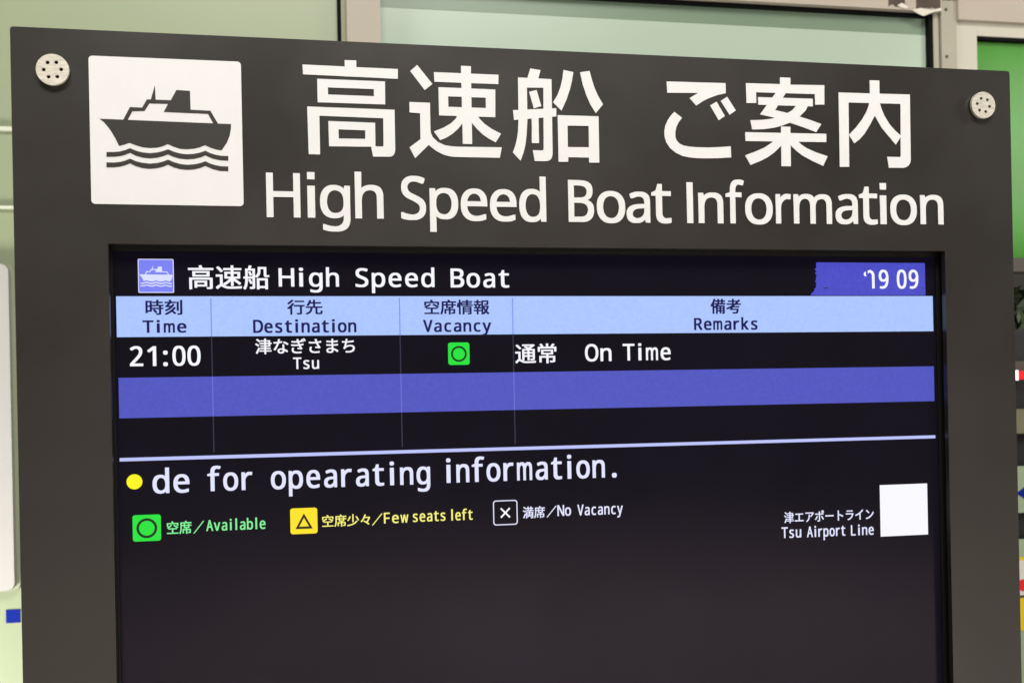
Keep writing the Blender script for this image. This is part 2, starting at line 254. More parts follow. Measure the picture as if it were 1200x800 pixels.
ROMAN = unpack("""H643 0 553 0 553 333 187 333 187 0 97 0 97 714 187 714 187 412 553 412 553 714 643 714|i173 536 173 0 85 0 85 536;143 735 165 723 179 699 179 664 165 639 143 627 116 627 93 639 80 664 80 699 93 723 116 736|g275 546 341 537 370 526 397 510 422 490 443 465 448 465 460 536 530 536 530 -9 527 -57 518 -99 504 -136 484 -168 457 -194 425 -214 386 -228 341 -237 252 -239 152 -225 97 -206 97 -125 153 -148 221 -162 295 -167 338 -163 374 -149 403 -126 425 -96 439 -59 446 71 442 71 422 46 399 26 373 10 343 -1 276 -10 212 -2 158 22 113 63 81 118 61 186 55 267 61 347 81 414 113 470 157 512 211 538;287 472 258 469 233 461 210 448 191 430 175 406 153 345 146 266 150 205 162 155 182 114 211 85 246 68 289 62 338 67 377 81 407 105 428 141 440 188 444 267 437 352 427 385 414 412 397 434 376 451 351 463 321 470|h168 462 174 462 201 495 254 528 319 544 382 543 418 536 449 524 476 508 498 487 515 461 527 429 535 392 537 0 450 0 450 343 447 383 437 415 421 440 398 458 368 468 330 472 293 469 262 462 236 449 215 432 199 410 187 383 175 317 173 0 85 0 85 760 173 760|S502 191 499 151 488 114 471 82 447 55 418 32 382 14 342 1 297 -7 147 -3 51 24 51 110 140 81 213 69 284 70 340 82 380 106 404 140 412 183 405 225 385 258 345 286 163 366 123 395 92 428 71 468 61 515 63 578 73 611 89 639 111 664 138 685 169 702 206 714 245 722 326 723 428 705 485 684 457 607 376 634 317 644 258 644 211 632 178 610 158 579 151 541 158 498 178 466 215 438 382 365 440 329 462 308 479 284 492 257 499 226|p340 546 402 538 455 515 499 477 533 423 553 354 560 269 557 211 548 160 532 115 512 77 486 46 455 21 421 4 382 -6 313 -9 266 1 211 29 173 68 167 68 173 -20 173 -240 85 -240 85 536 157 536 169 463 173 463 211 505 245 527 288 541;324 472 290 470 261 463 237 451 217 436 201 415 181 360 173 269 179 190 198 129 214 105 234 87 260 74 290 66 326 63 357 66 384 75 406 90 426 110 441 135 462 196 469 270 465 327 453 376 433 417 406 448 369 466|e292 546 336 543 375 533 410 516 441 493 466 465 486 431 501 393 510 351 513 251 146 251 152 195 168 149 192 112 226 86 268 70 317 65 407 74 489 102 489 25 408 -1 313 -10 264 -7 219 4 178 21 142 45 112 76 87 113 69 158 59 208 55 264 58 320 68 370 84 415 107 454 135 486 167 512 205 531 247 542;291 474 252 469 219 456 191 433 170 403 156 365 148 321 421 321 415 377 396 422 365 454 344 465|d275 -10 213 -2 159 21 115 60 82 113 62 183 55 267 62 352 82 421 115 475 160 515 214 538 276 546 327 541 387 518 431 481 442 467 448 467 442 546 442 760 530 760 530 0 459 0 446 72 442 72 403 30 349 1 302 -9;289 63 340 68 380 84 408 109 428 146 439 193 443 266 439 328 428 379 410 419 382 449 341 467 288 473 245 467 209 448 181 416 162 375 150 324 146 265 150 206 162 156 181 116 209 87 245 69|B301 714 383 710 451 696 503 674 542 642 564 596 572 537 565 485 545 442 510 408 464 386 436 379 436 374 492 359 540 334 575 294 587 268 594 238 596 203 593 162 583 125 566 92 543 65 515 42 480 23 441 10 397 3 97 0 97 714;374 413 416 423 445 439 464 462 475 492 479 527 474 563 461 591 437 611 404 626 360 634 187 637 187 410;187 335 187 76 331 76 388 80 432 92 463 113 484 140 496 173 500 210 493 256 470 293 428 319 365 333|o551 269 543 187 520 118 483 63 434 23 372 -2 301 -10 234 -2 174 23 125 63 87 118 63 187 55 269 58 325 68 375 85 419 108 457 137 489 171 513 211 532 255 542 304 546 351 542 394 532 432 513 467 489 496 457 519 419 537 375 548 325;146 269 153 192 163 159 176 131 193 107 214 88 239 74 269 66 303 63 337 66 367 74 392 88 413 107 430 131 443 159 458 229 458 310 443 378 430 406 413 429 391 447 366 461 336 469 302 472 252 466 213 448 183 418 162 377 150 328|a288 545 348 540 396 526 433 502 459 468 475 422 480 365 480 0 416 0 399 76 395 76 347 27 312 6 269 -6 215 -10 155 -2 105 20 85 38 68 60 56 85 48 115 46 149 53 198 74 239 109 272 159 297 223 313 394 323 391 395 381 426 365 448 343 462 316 471 255 473 178 453 132 433 105 499 188 531 254 543;254 254 208 243 175 227 154 206 141 179 137 148 140 121 149 99 164 82 185 70 208 63 235 61 278 65 315 78 348 98 373 128 388 167 393 214 393 262|t339 73 339 6 249 -10 196 -4 149 17 130 33 114 55 102 82 94 116 92 468 16 468 16 510 93 545 128 659 180 659 180 536 335 536 335 468 180 468 183 128 190 104 203 85 221 72 241 65|T323 0 233 0 233 635 10 635 10 714 545 714 545 635 323 635|m673 546 729 541 774 525 809 499 834 462 849 412 854 349 854 0 767 0 767 345 764 384 755 415 740 440 720 458 692 468 658 472 611 467 574 452 546 427 528 392 517 349 513 296 513 0 426 0 425 372 414 415 393 447 360 466 316 472 283 469 254 462 231 449 212 432 197 410 179 353 173 278 173 0 85 0 85 536 156 536 169 463 174 463 200 496 251 530 311 545 371 544 406 536 435 524 461 507 481 484 496 456 501 456 521 484 546 507 574 524 606 536 639 544|D669 364 664 288 649 221 624 163 591 113 548 73 497 41 438 18 371 5 296 0 97 0 97 714 317 714 386 710 448 696 504 674 553 643 593 604 626 556 650 501 664 436;574 361 571 421 560 473 542 517 518 554 488 584 450 607 407 624 359 634 187 637 187 77 284 77 373 85 445 109 501 148 542 204 566 275|s431 115 422 86 408 61 388 40 364 22 334 8 262 -8 152 -6 74 14 52 24 52 104 129 74 191 63 263 63 295 71 319 82 336 98 346 118 348 153 338 176 298 208 128 284 86 314 60 352 51 404 57 446 76 481 106 509 147 530 196 542 284 545 371 529 423 510 393 440 297 470 246 474 185 466 163 456 148 443 138 428 136 395 148 371 191 341 360 268 400 238 426 199 432 175|n402 541 450 525 488 499 515 462 532 412 537 349 537 0 450 0 450 343 447 383 437 415 421 440 398 458 368 468 330 472 277 466 236 450 207 422 188 384 177 336 173 278 173 0 85 0 85 536 156 536 169 463 174 463 202 496 256 530 321 545|V600 714 345 0 255 0 0 714 94 714 300 100 345 258 505 714|c254 -7 212 3 173 19 139 42 110 72 86 109 69 153 59 205 55 265 59 327 70 381 88 426 113 464 142 494 177 517 217 533 260 543 333 545 429 525 447 517 420 444 323 468 270 466 240 459 215 446 194 428 176 406 163 378 148 308 148 225 163 157 176 129 193 107 214 89 239 76 267 69 327 67 419 89 438 97 438 19 378 -2 329 -9|y1 536 95 536 256 85 260 85 306 232 415 536 510 536 266 -106 234 -161 196 -204 172 -219 146 -231 117 -238 11 -232 11 -162 90 -167 123 -156 151 -137 181 -91 217 -2|R350 712 399 704 440 691 476 674 504 652 526 624 542 591 551 554 554 511 552 475 545 443 518 392 479 355 411 320 607 0 502 0 329 295 187 295 187 0 97 0 97 714;187 636 187 371 294 371 347 375 389 386 421 405 443 432 457 466 461 507 453 561 442 582 428 599 409 613 358 630 326 635|r398 540 387 459 329 466 289 460 252 443 220 416 195 381 179 337 173 286 173 0 85 0 85 536 157 536 167 438 171 438 212 492 247 521 288 540 311 544|k168 276 236 355 407 536 510 536 293 307 525 0 419 0 233 250 172 197 172 0 85 0 85 760 172 760|0522 302 510 203 486 121 468 87 448 58 423 34 394 15 362 1 326 -7 285 -10 235 -5 191 10 152 34 121 68 95 110 74 160 60 219 52 285 49 358 52 432 59 498 72 556 91 606 116 648 148 682 186 706 232 720 285 725 335 720 380 706 418 682 450 648 477 606 497 556 511 498 520 432;139 296 151 195 163 155 179 123 198 97 223 79 251 69 285 65 319 69 347 79 371 97 391 122 407 155 419 194 432 296 432 420 419 520 407 560 391 592 371 617 347 636 319 646 285 650 251 646 223 636 198 617 179 592 163 560 151 520 139 420|1355 0 269 0 273 622 135 505 89 564 282 714 355 714|2520 0 48 0 48 73 326 358 367 413 393 468 401 529 397 565 385 595 366 618 340 635 310 646 275 649 211 641 157 617 103 581 56 640 117 683 190 713 246 723 318 721 356 714 390 701 420 683 444 662 464 635 479 605 488 571 491 534 488 497 481 462 451 397 404 333 308 231 159 84 159 80 520 80|3493 547 485 489 461 442 423 407 374 383 345 376 345 372 397 362 440 344 473 318 496 286 510 247 515 203 512 163 502 126 486 92 463 63 433 37 397 17 352 2 301 -7 205 -9 105 6 45 29 45 111 108 86 176 70 242 64 300 68 346 81 381 101 404 130 418 164 423 205 420 233 413 257 399 277 381 294 331 318 263 330 154 331 154 406 261 408 322 423 367 452 382 470 394 492 403 541 399 573 387 600 368 621 342 637 310 647 225 647 146 621 93 590 49 650 108 686 183 714 226 722 272 724 340 718 396 702 438 674 469 638 487 595|4552 162 448 162 448 0 363 0 363 162 21 162 21 237 357 718 448 718 448 241 552 241;368 624 364 624 321 546 107 241 363 241|5322 435 364 427 402 413 435 394 463 370 485 341 502 308 512 270 515 228 511 181 501 138 483 100 459 68 428 40 391 18 349 3 301 -7 212 -9 114 8 63 29 63 112 118 87 184 71 249 65 314 72 366 95 386 112 403 132 415 157 423 186 425 219 420 262 406 298 382 326 348 347 302 360 205 362 124 349 80 377 107 714 465 714 465 634 182 634 165 427 252 438|659 387 71 466 93 540 128 607 151 635 178 661 209 683 244 700 285 714 331 721 470 715 470 640 384 652 341 649 302 642 269 629 241 612 216 591 180 538 158 474 143 363 149 363 187 406 222 428 265 442 318 447 358 444 394 436 426 421 455 402 479 377 499 347 513 313 522 274 525 230 522 183 513 140 497 102 476 69 450 41 418 19 383 3 342 -7 298 -10 233 -2 175 24 125 67 105 95 73 165 57 254;297 64 336 68 370 82 399 104 421 136 434 178 438 230 434 272 423 308 403 338 377 360 342 374 300 378 243 369 196 344 163 309 146 268 148 203 171 142 197 106 230 80 273 66|7136 0 429 634 44 634 44 714 523 714 523 646 233 0|8325 722 362 715 396 704 426 689 451 670 471 647 487 620 496 588 497 526 480 478 450 439 387 391 363 378 443 330 485 291 512 244 520 216 522 185 519 147 509 112 493 81 471 55 444 32 411 14 374 1 333 -7 288 -10 239 -7 196 0 157 13 125 30 98 52 76 78 61 109 52 143 49 182 58 242 85 290 124 329 197 373 133 418 101 456 79 500 72 554 75 589 84 620 100 646 121 670 146 689 176 704 209 715 246 722;135 181 139 148 151 119 172 94 201 75 239 64 286 60 331 64 368 75 397 94 419 120 432 150 436 184 428 227 404 263 365 293 270 337 196 296 162 264 142 226;284 653 250 650 219 641 193 626 174 606 162 581 158 550 166 506 189 472 266 423 289 412 351 445 383 472 405 507 412 550 408 581 396 606 377 626 351 641 320 650|9516 328 504 248 482 173 447 107 424 78 397 53 366 31 330 13 289 0 243 -7 102 0 102 75 190 62 234 65 272 72 305 85 334 102 358 123 394 175 417 239 431 350 425 350 387 308 352 286 309 272 255 267 216 270 180 278 147 292 119 312 95 337 75 366 61 400 53 439 50 483 53 531 63 574 78 612 100 645 127 673 158 695 194 711 234 721 278 724 343 715 401 689 450 646 470 618 501 548 518 460;278 650 239 645 205 632 176 609 155 577 141 535 137 484 141 441 152 405 171 375 197 354 231 340 274 336 332 345 379 370 411 405 429 446 427 510 405 572 379 608 345 634 302 648|:74 76 80 94 103 114 133 121 164 114 188 94 194 76 194 32 188 15 164 -7 133 -14 103 -7 80 15 74 32;74 505 80 522 103 543 133 550 164 543 177 535 188 522 194 505 194 460 188 443 164 421 133 414 103 421 80 443 74 460|O720 358 711 254 699 207 683 165 662 126 636 91 607 61 572 36 533 16 490 2 443 -7 391 -10 337 -7 289 2 245 16 206 37 172 62 142 91 117 126 97 165 81 208 63 305 61 359 65 429 77 493 97 551 125 602 162 644 206 679 260 705 322 720 392 725 460 720 520 705 572 679 617 645 654 602 682 551 703 493 716 429;156 358 159 301 167 249 181 203 201 163 227 130 258 103 297 84 341 72 391 68 442 72 486 84 523 103 555 130 580 163 600 203 614 249 622 301 625 358 619 442 600 512 569 569 524 612 465 637 392 646 341 642 297 631 258 611 227 585 201 552 181 512 167 467 159 415|u533 536 533 0 461 0 448 71 444 71 417 38 362 5 297 -9 234 -8 198 -1 167 10 140 27 118 48 101 74 89 105 81 142 79 536 168 536 168 191 171 152 181 120 197 95 220 77 250 67 287 63 324 65 356 73 381 85 402 103 419 125 430 151 443 218 445 536|A545 0 459 221 176 221 91 0 0 0 279 717 360 717 638 0;318 624 287 517 206 301 432 301|v203 0 0 536 94 536 251 78 255 78 300 220 414 536 508 536 304 0|l173 0 85 0 85 760 173 760|b168 465 173 465 211 505 236 522 265 535 300 542 339 545 401 537 455 514 499 475 533 422 553 352 560 268 557 210 548 159 532 114 512 76 486 45 455 21 420 4 381 -7 339 -10 300 -7 265 0 236 13 190 48 173 68 166 68 148 0 85 0 85 760 173 760;324 472 289 470 259 462 234 450 214 434 198 412 187 384 175 314 177 206 187 156 205 115 233 86 274 69 326 63 370 69 406 87 433 116 453 157 465 208 469 269 465 331 453 381 433 421 406 449 369 466|F187 0 97 0 97 714 496 714 496 635 187 635 187 382 477 382 477 303 187 303|w394 445 390 445 354 302 258 1 158 1 11 537 102 537 211 91 215 91 251 235 346 537 442 537 570 92 574 92 610 251 685 537 775 537 626 1 523 1|N663 0 558 0 176 593 172 593 180 399 180 0 97 0 97 714 201 714 582 123 586 123 579 311 579 714 663 714|L97 0 97 714 187 714 187 80 499 80 499 0|f332 468 197 468 197 0 109 0 109 468 15 468 15 509 109 539 111 613 118 650 129 682 145 708 165 729 189 745 217 756 283 765 387 747 364 678 284 693 257 690 235 680 218 663 207 640 199 609 197 536 332 536|.74 76 80 94 103 114 133 121 164 114 188 94 194 76 194 32 188 15 164 -7 133 -14 103 -7 80 15 74 32|x212 274 27 536 127 536 265 334 402 536 501 536 316 274 511 0 411 0 265 214 117 0 18 0""")
KANJI = unpack("""高286 468 719 468 719 559 286 559;797 614 797 413 211 413 211 614;513 843 553 736 937 736 937 670 59 670 59 736 470 736 441 826;905 357 905 0 902 -31 890 -50 869 -63 837 -70 735 -72 711 -15 813 -16 828 -10 830 294 168 294 168 -79 96 -79 96 357;706 235 706 29 352 29 352 -21 281 -21 281 235;352 85 638 85 638 179 352 179|速125 799 184 744 283 632 223 587 181 641 68 760;266 97 344 50 416 23 502 10 725 9 962 24 941 -50 600 -61 492 -57 403 -41 327 -11 257 34 231 43 190 27 141 -15 89 -72 42 -9 95 38 146 76 194 100 194 413 48 413 48 483 266 483;428 400 587 400 587 528 428 528;660 400 827 400 827 528 660 528;660 839 660 736 945 736 945 671 660 671 660 588 899 588 899 340 684 340 861 207 928 145 880 95 821 153 660 281 660 49 587 49 587 283 518 202 438 131 355 78 306 135 398 187 484 258 554 340 358 340 358 588 587 588 587 671 318 671 318 736 587 736 587 839|船268 612 293 564 330 471 277 448 263 493 219 592;265 306 295 254 340 154 289 130 271 178 216 284;902 341 902 -78 830 -78 830 -33 597 -33 597 -82 528 -82 528 341;830 35 830 272 597 272 597 35;854 785 854 497 858 464 867 461 955 465 960 405 863 401 814 410 791 441 785 498 785 718 637 718 637 634 628 546 591 457 512 381 462 429 533 493 563 564 570 636 570 785;177 655 177 405 372 405 372 655;111 405 111 716 212 716 244 843 320 828 279 716 439 716 436 -19 426 -41 407 -56 378 -65 285 -69 263 -3 356 -4 370 3 372 341 177 341 171 197 147 46 92 -86 35 -48 86 74 107 209 111 341 42 341 42 405|時505 244 557 188 603 127 636 72 572 33 541 89 496 151 445 209;705 841 705 721 922 721 922 654 705 654 705 527 964 527 964 459 837 459 837 346 954 346 954 279 837 279 837 9 833 -27 820 -51 796 -66 757 -74 633 -79 608 -8 742 -9 761 -1 763 279 384 279 384 346 763 346 763 459 379 459 379 527 631 527 631 654 421 654 421 721 631 721 631 841;146 416 146 185 291 185 291 416;291 706 146 706 146 484 291 484;362 775 362 117 146 117 146 35 76 35 76 775|刻925 828 925 17 921 -23 907 -48 882 -64 845 -72 716 -77 691 -5 841 -3 849 4 851 828;743 725 743 167 672 167 672 725;528 556 417 391 275 253 113 146 66 206 168 263 263 334 347 416 134 400 106 393 82 463 100 470 140 504 251 647 54 647 54 716 312 716 298 752 258 826 327 845 354 802 393 716 600 716 600 647 338 647 293 585 196 472 400 480 460 578;594 361 551 293 503 229 449 169 611 15 556 -35 514 12 401 122 308 45 210 -21 107 -78 59 -15 244 87 404 223 526 388|行927 780 927 708 435 708 435 780;339 811 262 722 172 636 79 562 35 622 121 688 203 764 267 841;955 504 955 432 804 432 804 16 800 -23 785 -49 759 -66 717 -75 570 -77 545 -3 717 -2 725 4 728 432 391 432 391 504;378 600 344 548 266 446 266 -83 192 -83 192 364 78 259 25 322 129 408 226 513 307 626|先538 840 538 684 868 684 868 612 538 612 538 410 940 410 940 337 666 337 669 21 682 10 838 8 866 18 879 61 885 158 905 146 954 127 940 10 907 -48 844 -64 703 -64 634 -55 600 -22 591 43 591 337 400 337 362 158 271 16 95 -85 83 -64 47 -22 209 64 290 185 322 337 61 337 61 410 462 410 462 612 256 612 229 556 167 459 102 494 164 592 213 705 246 817 322 801 285 684 462 684 462 840|空611 587 719 531 919 415 869 357 783 413 564 537;436 544 347 473 243 405 129 348 85 413 198 463 298 524 384 590;459 22 459 275 182 275 182 343 825 343 825 275 538 275 538 22 927 22 927 -46 77 -46 77 22;502 846 565 718 926 718 926 517 849 517 849 649 150 649 150 492 76 492 76 718 473 718 424 824|席543 250 543 328 378 328 378 489 226 489 226 552 378 552 378 641 448 641 448 552 707 552 707 641 780 641 780 552 944 552 944 489 780 489 780 328 617 328 617 250 889 250 886 11 875 -11 853 -25 819 -32 706 -35 685 30 798 29 814 35 815 184 617 184 617 -82 543 -82 543 184 353 184 353 -37 280 -37 280 250;448 489 448 390 707 390 707 489;540 847 596 739 952 739 952 671 193 671 193 450 186 276 158 88 93 -83 31 -42 91 117 116 290 121 450 121 739 510 739 467 826|情220 840 220 -79 152 -79 152 840;129 640 106 456 86 370 27 390 48 470 73 647;279 694 335 552 282 526 229 674;446 134 808 134 808 210 446 210;808 267 808 342 446 342 446 267;664 840 664 762 928 762 928 704 664 704 664 640 903 640 903 585 664 585 664 516 958 516 958 458 304 458 304 516 590 516 590 585 358 585 358 640 590 640 590 704 334 704 334 762 590 762 590 840;879 400 876 -28 865 -50 843 -64 809 -72 699 -76 677 -11 790 -12 806 -5 808 77 446 77 446 -79 376 -79 376 400|報590 -19 640 19 685 64 725 114 675 199 633 292 598 392 590 392;910 794 907 569 896 547 872 532 834 524 713 521 690 587 820 586 839 592 840 726 590 726 590 454 887 457 934 440 906 324 865 215 812 115 860 65 913 22 971 -12 919 -74 865 -38 815 5 770 54 726 3 677 -43 623 -82 590 -46 590 -78 520 -78 520 794;690 316 725 243 766 176 802 245 830 318 852 392 662 392;305 839 305 737 457 737 457 673 305 673 305 572 482 572 482 507 47 507 47 572 235 572 235 673 77 673 77 737 235 737 235 839;170 503 192 462 222 382 172 365 297 365 366 507 431 489 364 365 464 365 464 300 305 300 305 190 484 190 484 125 305 125 305 -76 235 -76 235 125 47 125 47 190 235 190 235 300 69 300 69 365 162 365 151 403 115 486|備302 820 279 751 225 616 225 -78 152 -78 152 473 72 355 32 432 111 548 179 688 233 840;783 836 783 738 919 738 919 668 783 668 783 572 944 572 944 502 518 502 459 423 899 423 897 -32 888 -52 871 -65 845 -73 769 -75 747 -15 827 -10 828 74 670 74 670 -56 602 -56 602 74 443 74 443 -78 371 -78 371 338 283 276 238 337 311 382 378 438 436 502 291 502 291 572 471 572 471 668 319 668 319 738 471 738 471 836 543 836 543 738 710 738 710 836;710 572 710 668 543 668 543 572;443 219 443 132 602 132 602 219;670 132 828 132 828 219 670 219;602 360 443 360 443 277 602 277;828 277 828 360 670 360 670 277|考894 759 829 684 758 612 681 544 939 544 939 478 597 478 449 378 845 378 845 317 419 317 375 217 797 217 771 69 747 -5 718 -46 694 -61 631 -72 453 -68 449 -45 428 2 631 -5 659 3 679 29 696 78 712 155 266 155 341 315 253 270 75 192 40 259 193 320 341 393 482 478 70 478 70 544 416 544 416 658 159 658 159 722 416 722 416 840 490 840 490 722 708 722 708 658 490 658 490 544 575 544 671 622 759 705 836 794|津142 823 309 700 261 641 96 772;80 561 246 443 201 384 36 509;116 82 221 309 280 262 233 153 131 -58 66 -10;562 289 562 369 342 369 342 430 562 430 562 520 287 520 287 586 562 586 562 673 347 673 347 734 562 734 562 840 638 840 638 734 878 734 878 586 957 586 957 520 878 520 878 369 638 369 638 289 899 289 899 227 638 227 638 139 947 139 947 75 638 75 638 -79 562 -79 562 75 277 75 277 139 562 139 562 227 326 227 326 289;638 586 807 586 807 673 638 673;807 430 807 520 638 520 638 430|な819 508 735 557 658 596 699 657 781 616 932 524 887 458;589 173 519 180 455 169 412 141 396 100 409 59 447 31 512 21 578 34 613 70 623 120 622 165;693 213 774 177 843 134 901 89 858 21 757 100 696 136 697 94 679 21 622 -31 522 -51 421 -36 349 12 322 93 349 173 420 225 522 243 620 233 609 485 687 485;412 639 569 676 571 601 389 564 328 416 252 268 171 142 94 182 176 296 251 429 308 556 102 556 97 631 136 627 332 629 346 687 363 802 451 794|ぎ841 662 789 638 764 687 708 779 758 801;950 704 898 679 872 727 814 818 864 841;244 227 229 190 224 148 249 79 325 38 454 24 541 26 693 46 689 -34 616 -44 455 -52 289 -32 184 30 148 135 153 188 167 234 187 278 265 262;434 784 519 795 542 676 610 687 727 716 738 643 562 609 607 479 685 492 807 523 819 448 638 412 708 288 746 245 704 184 638 197 486 216 492 276 642 260 564 403 431 395 280 395 124 402 120 477 270 466 411 465 535 472 489 602 384 598 144 609 140 682 258 671 368 667 469 670|さ286 265 271 220 265 173 293 95 373 50 500 35 597 38 683 46 758 60 754 -20 684 -31 496 -42 331 -19 224 50 186 164 192 218 209 273 234 330 312 312;302 618 435 615 554 619 499 787 584 798 630 627 705 639 853 676 862 598 796 581 655 557 690 481 767 351 811 298 770 242 702 253 529 269 535 336 701 321 660 387 580 549 453 542 312 542 160 551 158 631|ま403 188 323 177 273 147 256 105 270 64 315 35 395 24 448 31 486 58 501 111 500 178;268 463 491 454 491 594 191 611 190 685 364 666 492 663 488 794 573 794 566 666 656 672 837 693 836 620 566 597 566 457 661 463 845 484 844 409 567 386 574 232 696 186 795 129 866 76 820 5 753 60 672 113 578 156 580 94 563 27 507 -25 404 -46 282 -29 208 20 182 101 210 181 289 235 413 254 497 248 493 384 186 398 185 473|ち171 648 319 639 330 705 334 788 423 783 394 641 521 650 655 666 784 689 785 612 657 593 379 570 360 484 316 334 404 383 498 411 598 419 734 394 820 324 850 221 783 56 601 -27 332 -32 312 47 533 41 701 94 768 219 748 287 687 334 589 352 474 338 373 298 294 231 263 185 188 212 235 324 274 448 304 568 113 578 112 656|通117 800 180 746 290 635 235 585 188 639 65 757;256 108 333 56 406 24 493 11 722 10 969 26 948 -47 595 -57 484 -52 393 -36 318 -3 246 46 220 56 181 38 136 -7 86 -70 39 -8 89 43 138 84 184 110 184 394 43 394 43 465 256 465;855 803 870 807 917 771 857 719 786 671 712 628 786 589 917 589 914 115 903 94 883 80 851 72 747 69 726 130 828 129 843 136 845 237 671 237 671 75 603 75 603 237 434 237 434 71 363 71 363 589 647 589 451 674 499 717 645 658 695 684 787 744 364 744 364 803;671 531 671 443 845 443 845 531;434 296 603 296 603 387 434 387;603 443 603 531 434 531 434 443;671 387 671 296 845 296 845 387|常313 393 692 393 692 491 313 491;474 253 474 336 241 336 241 548 768 548 768 336 551 336 551 253 860 253 857 10 845 -13 821 -28 783 -36 661 -39 635 29 764 27 782 34 784 185 551 185 551 -80 474 -80 474 185 227 185 227 -35 152 -35 152 253;236 831 268 792 320 714 259 685 468 685 468 841 544 841 544 685 921 685 921 470 847 470 847 619 158 619 158 470 86 470 86 685 247 685 226 723 168 803;841 805 740 685 678 710 763 832|少299 662 245 541 182 427 118 330 53 366 119 458 178 568 228 682;764 683 902 470 953 375 889 338 838 434 703 653;830 291 651 109 393 -11 69 -79 33 -7 346 51 593 158 762 322;523 840 523 223 449 223 449 840|々500 770 427 587 783 590 839 560 780 424 705 287 621 163 676 124 763 49 710 -19 609 70 473 163 328 242 376 302 555 206 621 302 681 408 730 512 391 512 327 398 255 293 173 201 103 245 238 406 344 596 417 789|満130 829 255 760 303 723 257 663 211 701 150 742 86 776;77 555 144 529 210 496 262 463 219 399 169 434 105 469 37 498;116 72 227 301 285 256 237 146 130 -67 64 -21;582 405 582 490 282 490 282 557 460 557 460 669 316 669 316 736 460 736 460 840 530 840 530 736 707 736 707 840 780 840 780 736 928 736 928 669 780 669 780 557 956 557 956 490 654 490 654 405 924 405 921 -31 910 -53 889 -68 855 -76 743 -78 723 -14 836 -15 851 -8 853 339 647 339 647 135 732 135 732 285 781 285 781 31 732 31 732 77 508 77 508 16 458 16 458 285 508 285 508 135 589 135 589 339 391 339 391 -79 323 -79 323 405;530 557 707 557 707 669 530 669|エ454 125 454 585 145 581 145 669 174 666 779 663 864 669 864 581 539 585 539 125 833 125 916 131 916 40 172 44 84 40 84 131|ア846 556 761 456 655 364 589 417 679 485 757 567 808 641 238 641 124 635 124 726 161 721 812 717 882 723 931 676;516 301 439 110 253 -37 179 23 209 34 269 68 384 177 435 314 446 472 442 544 532 544|ポ764 706 786 684 818 675 851 684 874 706 883 739 874 771 851 794 818 803 786 794 764 771 755 739;724 794 763 834 818 849 874 834 913 794 928 739 913 684 874 645 818 630 763 645 724 684 709 739;266 271 195 172 130 93 61 139 131 216 200 311 252 401 322 367;800 320 913 139 839 98 790 188 730 284 672 364 740 400;455 597 455 700 448 771 542 771 536 597 800 597 882 602 882 519 536 521 536 37 527 -7 499 -34 450 -43 308 -36 301 44 384 33 438 36 450 49 455 70 455 521 92 518 92 602|ー789 428 897 433 897 335 241 340 102 335 102 433|ト337 670 329 774 427 774 420 507 566 458 719 399 847 342 813 257 687 317 547 374 420 418 421 88 427 -30 330 -30 334 7|ラ714 740 805 745 805 662 231 662 231 745;831 353 783 256 719 168 608 70 487 3 361 -41 299 30 434 70 554 132 651 213 705 283 745 359 770 434 141 431 141 515 766 509 821 517 878 481|イ252 415 399 479 523 548 625 620 718 700 796 783 863 721 782 643 691 568 593 498 593 76 599 -31 501 -31 507 446 392 387 263 331 126 283 86 361|ン312 671 482 526 419 463 256 607 170 672 227 733;301 99 434 151 541 209 683 320 797 448 875 577 923 492 839 365 726 243 587 136 478 75 347 21 194 -19 141 63|／966 816 64 -86 34 -56 936 846""")

def bounds(loops):
    xs = [x for l in loops for x, z in l]; zs = [z for l in loops for x, z in l]
    return min(xs), max(xs), min(zs), max(zs)

def fit(loops, x0, x1, z0, z1, b=None):
    a0, a1, c0, c1 = b or bounds(loops)
    return [[(x0 + (x - a0) / (a1 - a0) * (x1 - x0), z0 + (z - c0) / (c1 - c0) * (z1 - z0)) for x, z in l] for l in loops]

CELL = {'i': 0.74, 'l': 0.74, 't': 0.88, 'f': 0.88, 'r': 0.86, 'm': 1.14, 'w': 1.12, ':': 0.8}   # share of the common cell
def roman_word(word, x0, x1, ztop, zbase):
    """screen lettering: every character in a cell of the same width"""
    loops = []; pos = 0.0
    for ch in word:
        cell = 500.0 * CELL.get(ch, 1.0)
        g = ROMAN[ch]; a0, a1, c0, c1 = bounds(g); w = a1 - a0
        k = 400.0 / 500.0
        tw = min(w * k, 440.0)
        if ch in 'fit': tw = min(w * 0.95, 440.0)
        if ch in 'r': tw = w * 0.9
        if ch in '0123456789': tw = w * 0.86
        if ch in 'il.:1': tw = w
        c = pos + cell / 2; pos += cell
        for l in g: loops.append([(c + ((x - a0) / w - 0.5) * tw, z) for x, z in l])
    a0, a1, _, _ = bounds(loops)
    k = (ztop - zbase) / 714.0
    return [[(x0 + (x - a0) / (a1 - a0) * (x1 - x0), zbase + z * k) for x, z in l] for l in loops]

def kanji_word(word, x0, x1, ztop, zbot):
    loops = []
    for i, ch in enumerate(word):
        loops += [[(x + 1000 * i, z) for x, z in l] for l in KANJI[ch]]
    return fit(loops, x0, x1, zbot, ztop)

def word(bm, w, kind, x0, x1, ztop, zbase, front, thick, weight=1.0):
    h = abs(ztop - zbase)
    e = h * (0.016 if kind == 'cjk' else 0.022) * weight      # stroke weight: the same outline laid slightly apart
    for i, (dx, dz) in enumerate(((-1, 0.6), (1, 0.6), (-1, -0.6), (1, -0.6))):
        loops = (kanji_word if kind == 'cjk' else roman_word)(w, x0 + e + dx * e, x1 - e + dx * e, ztop + (dz - .6) * e, zbase + (dz + .6) * e)
        fill(bm, loops, front - 0.012 * i, thick)
    return bm

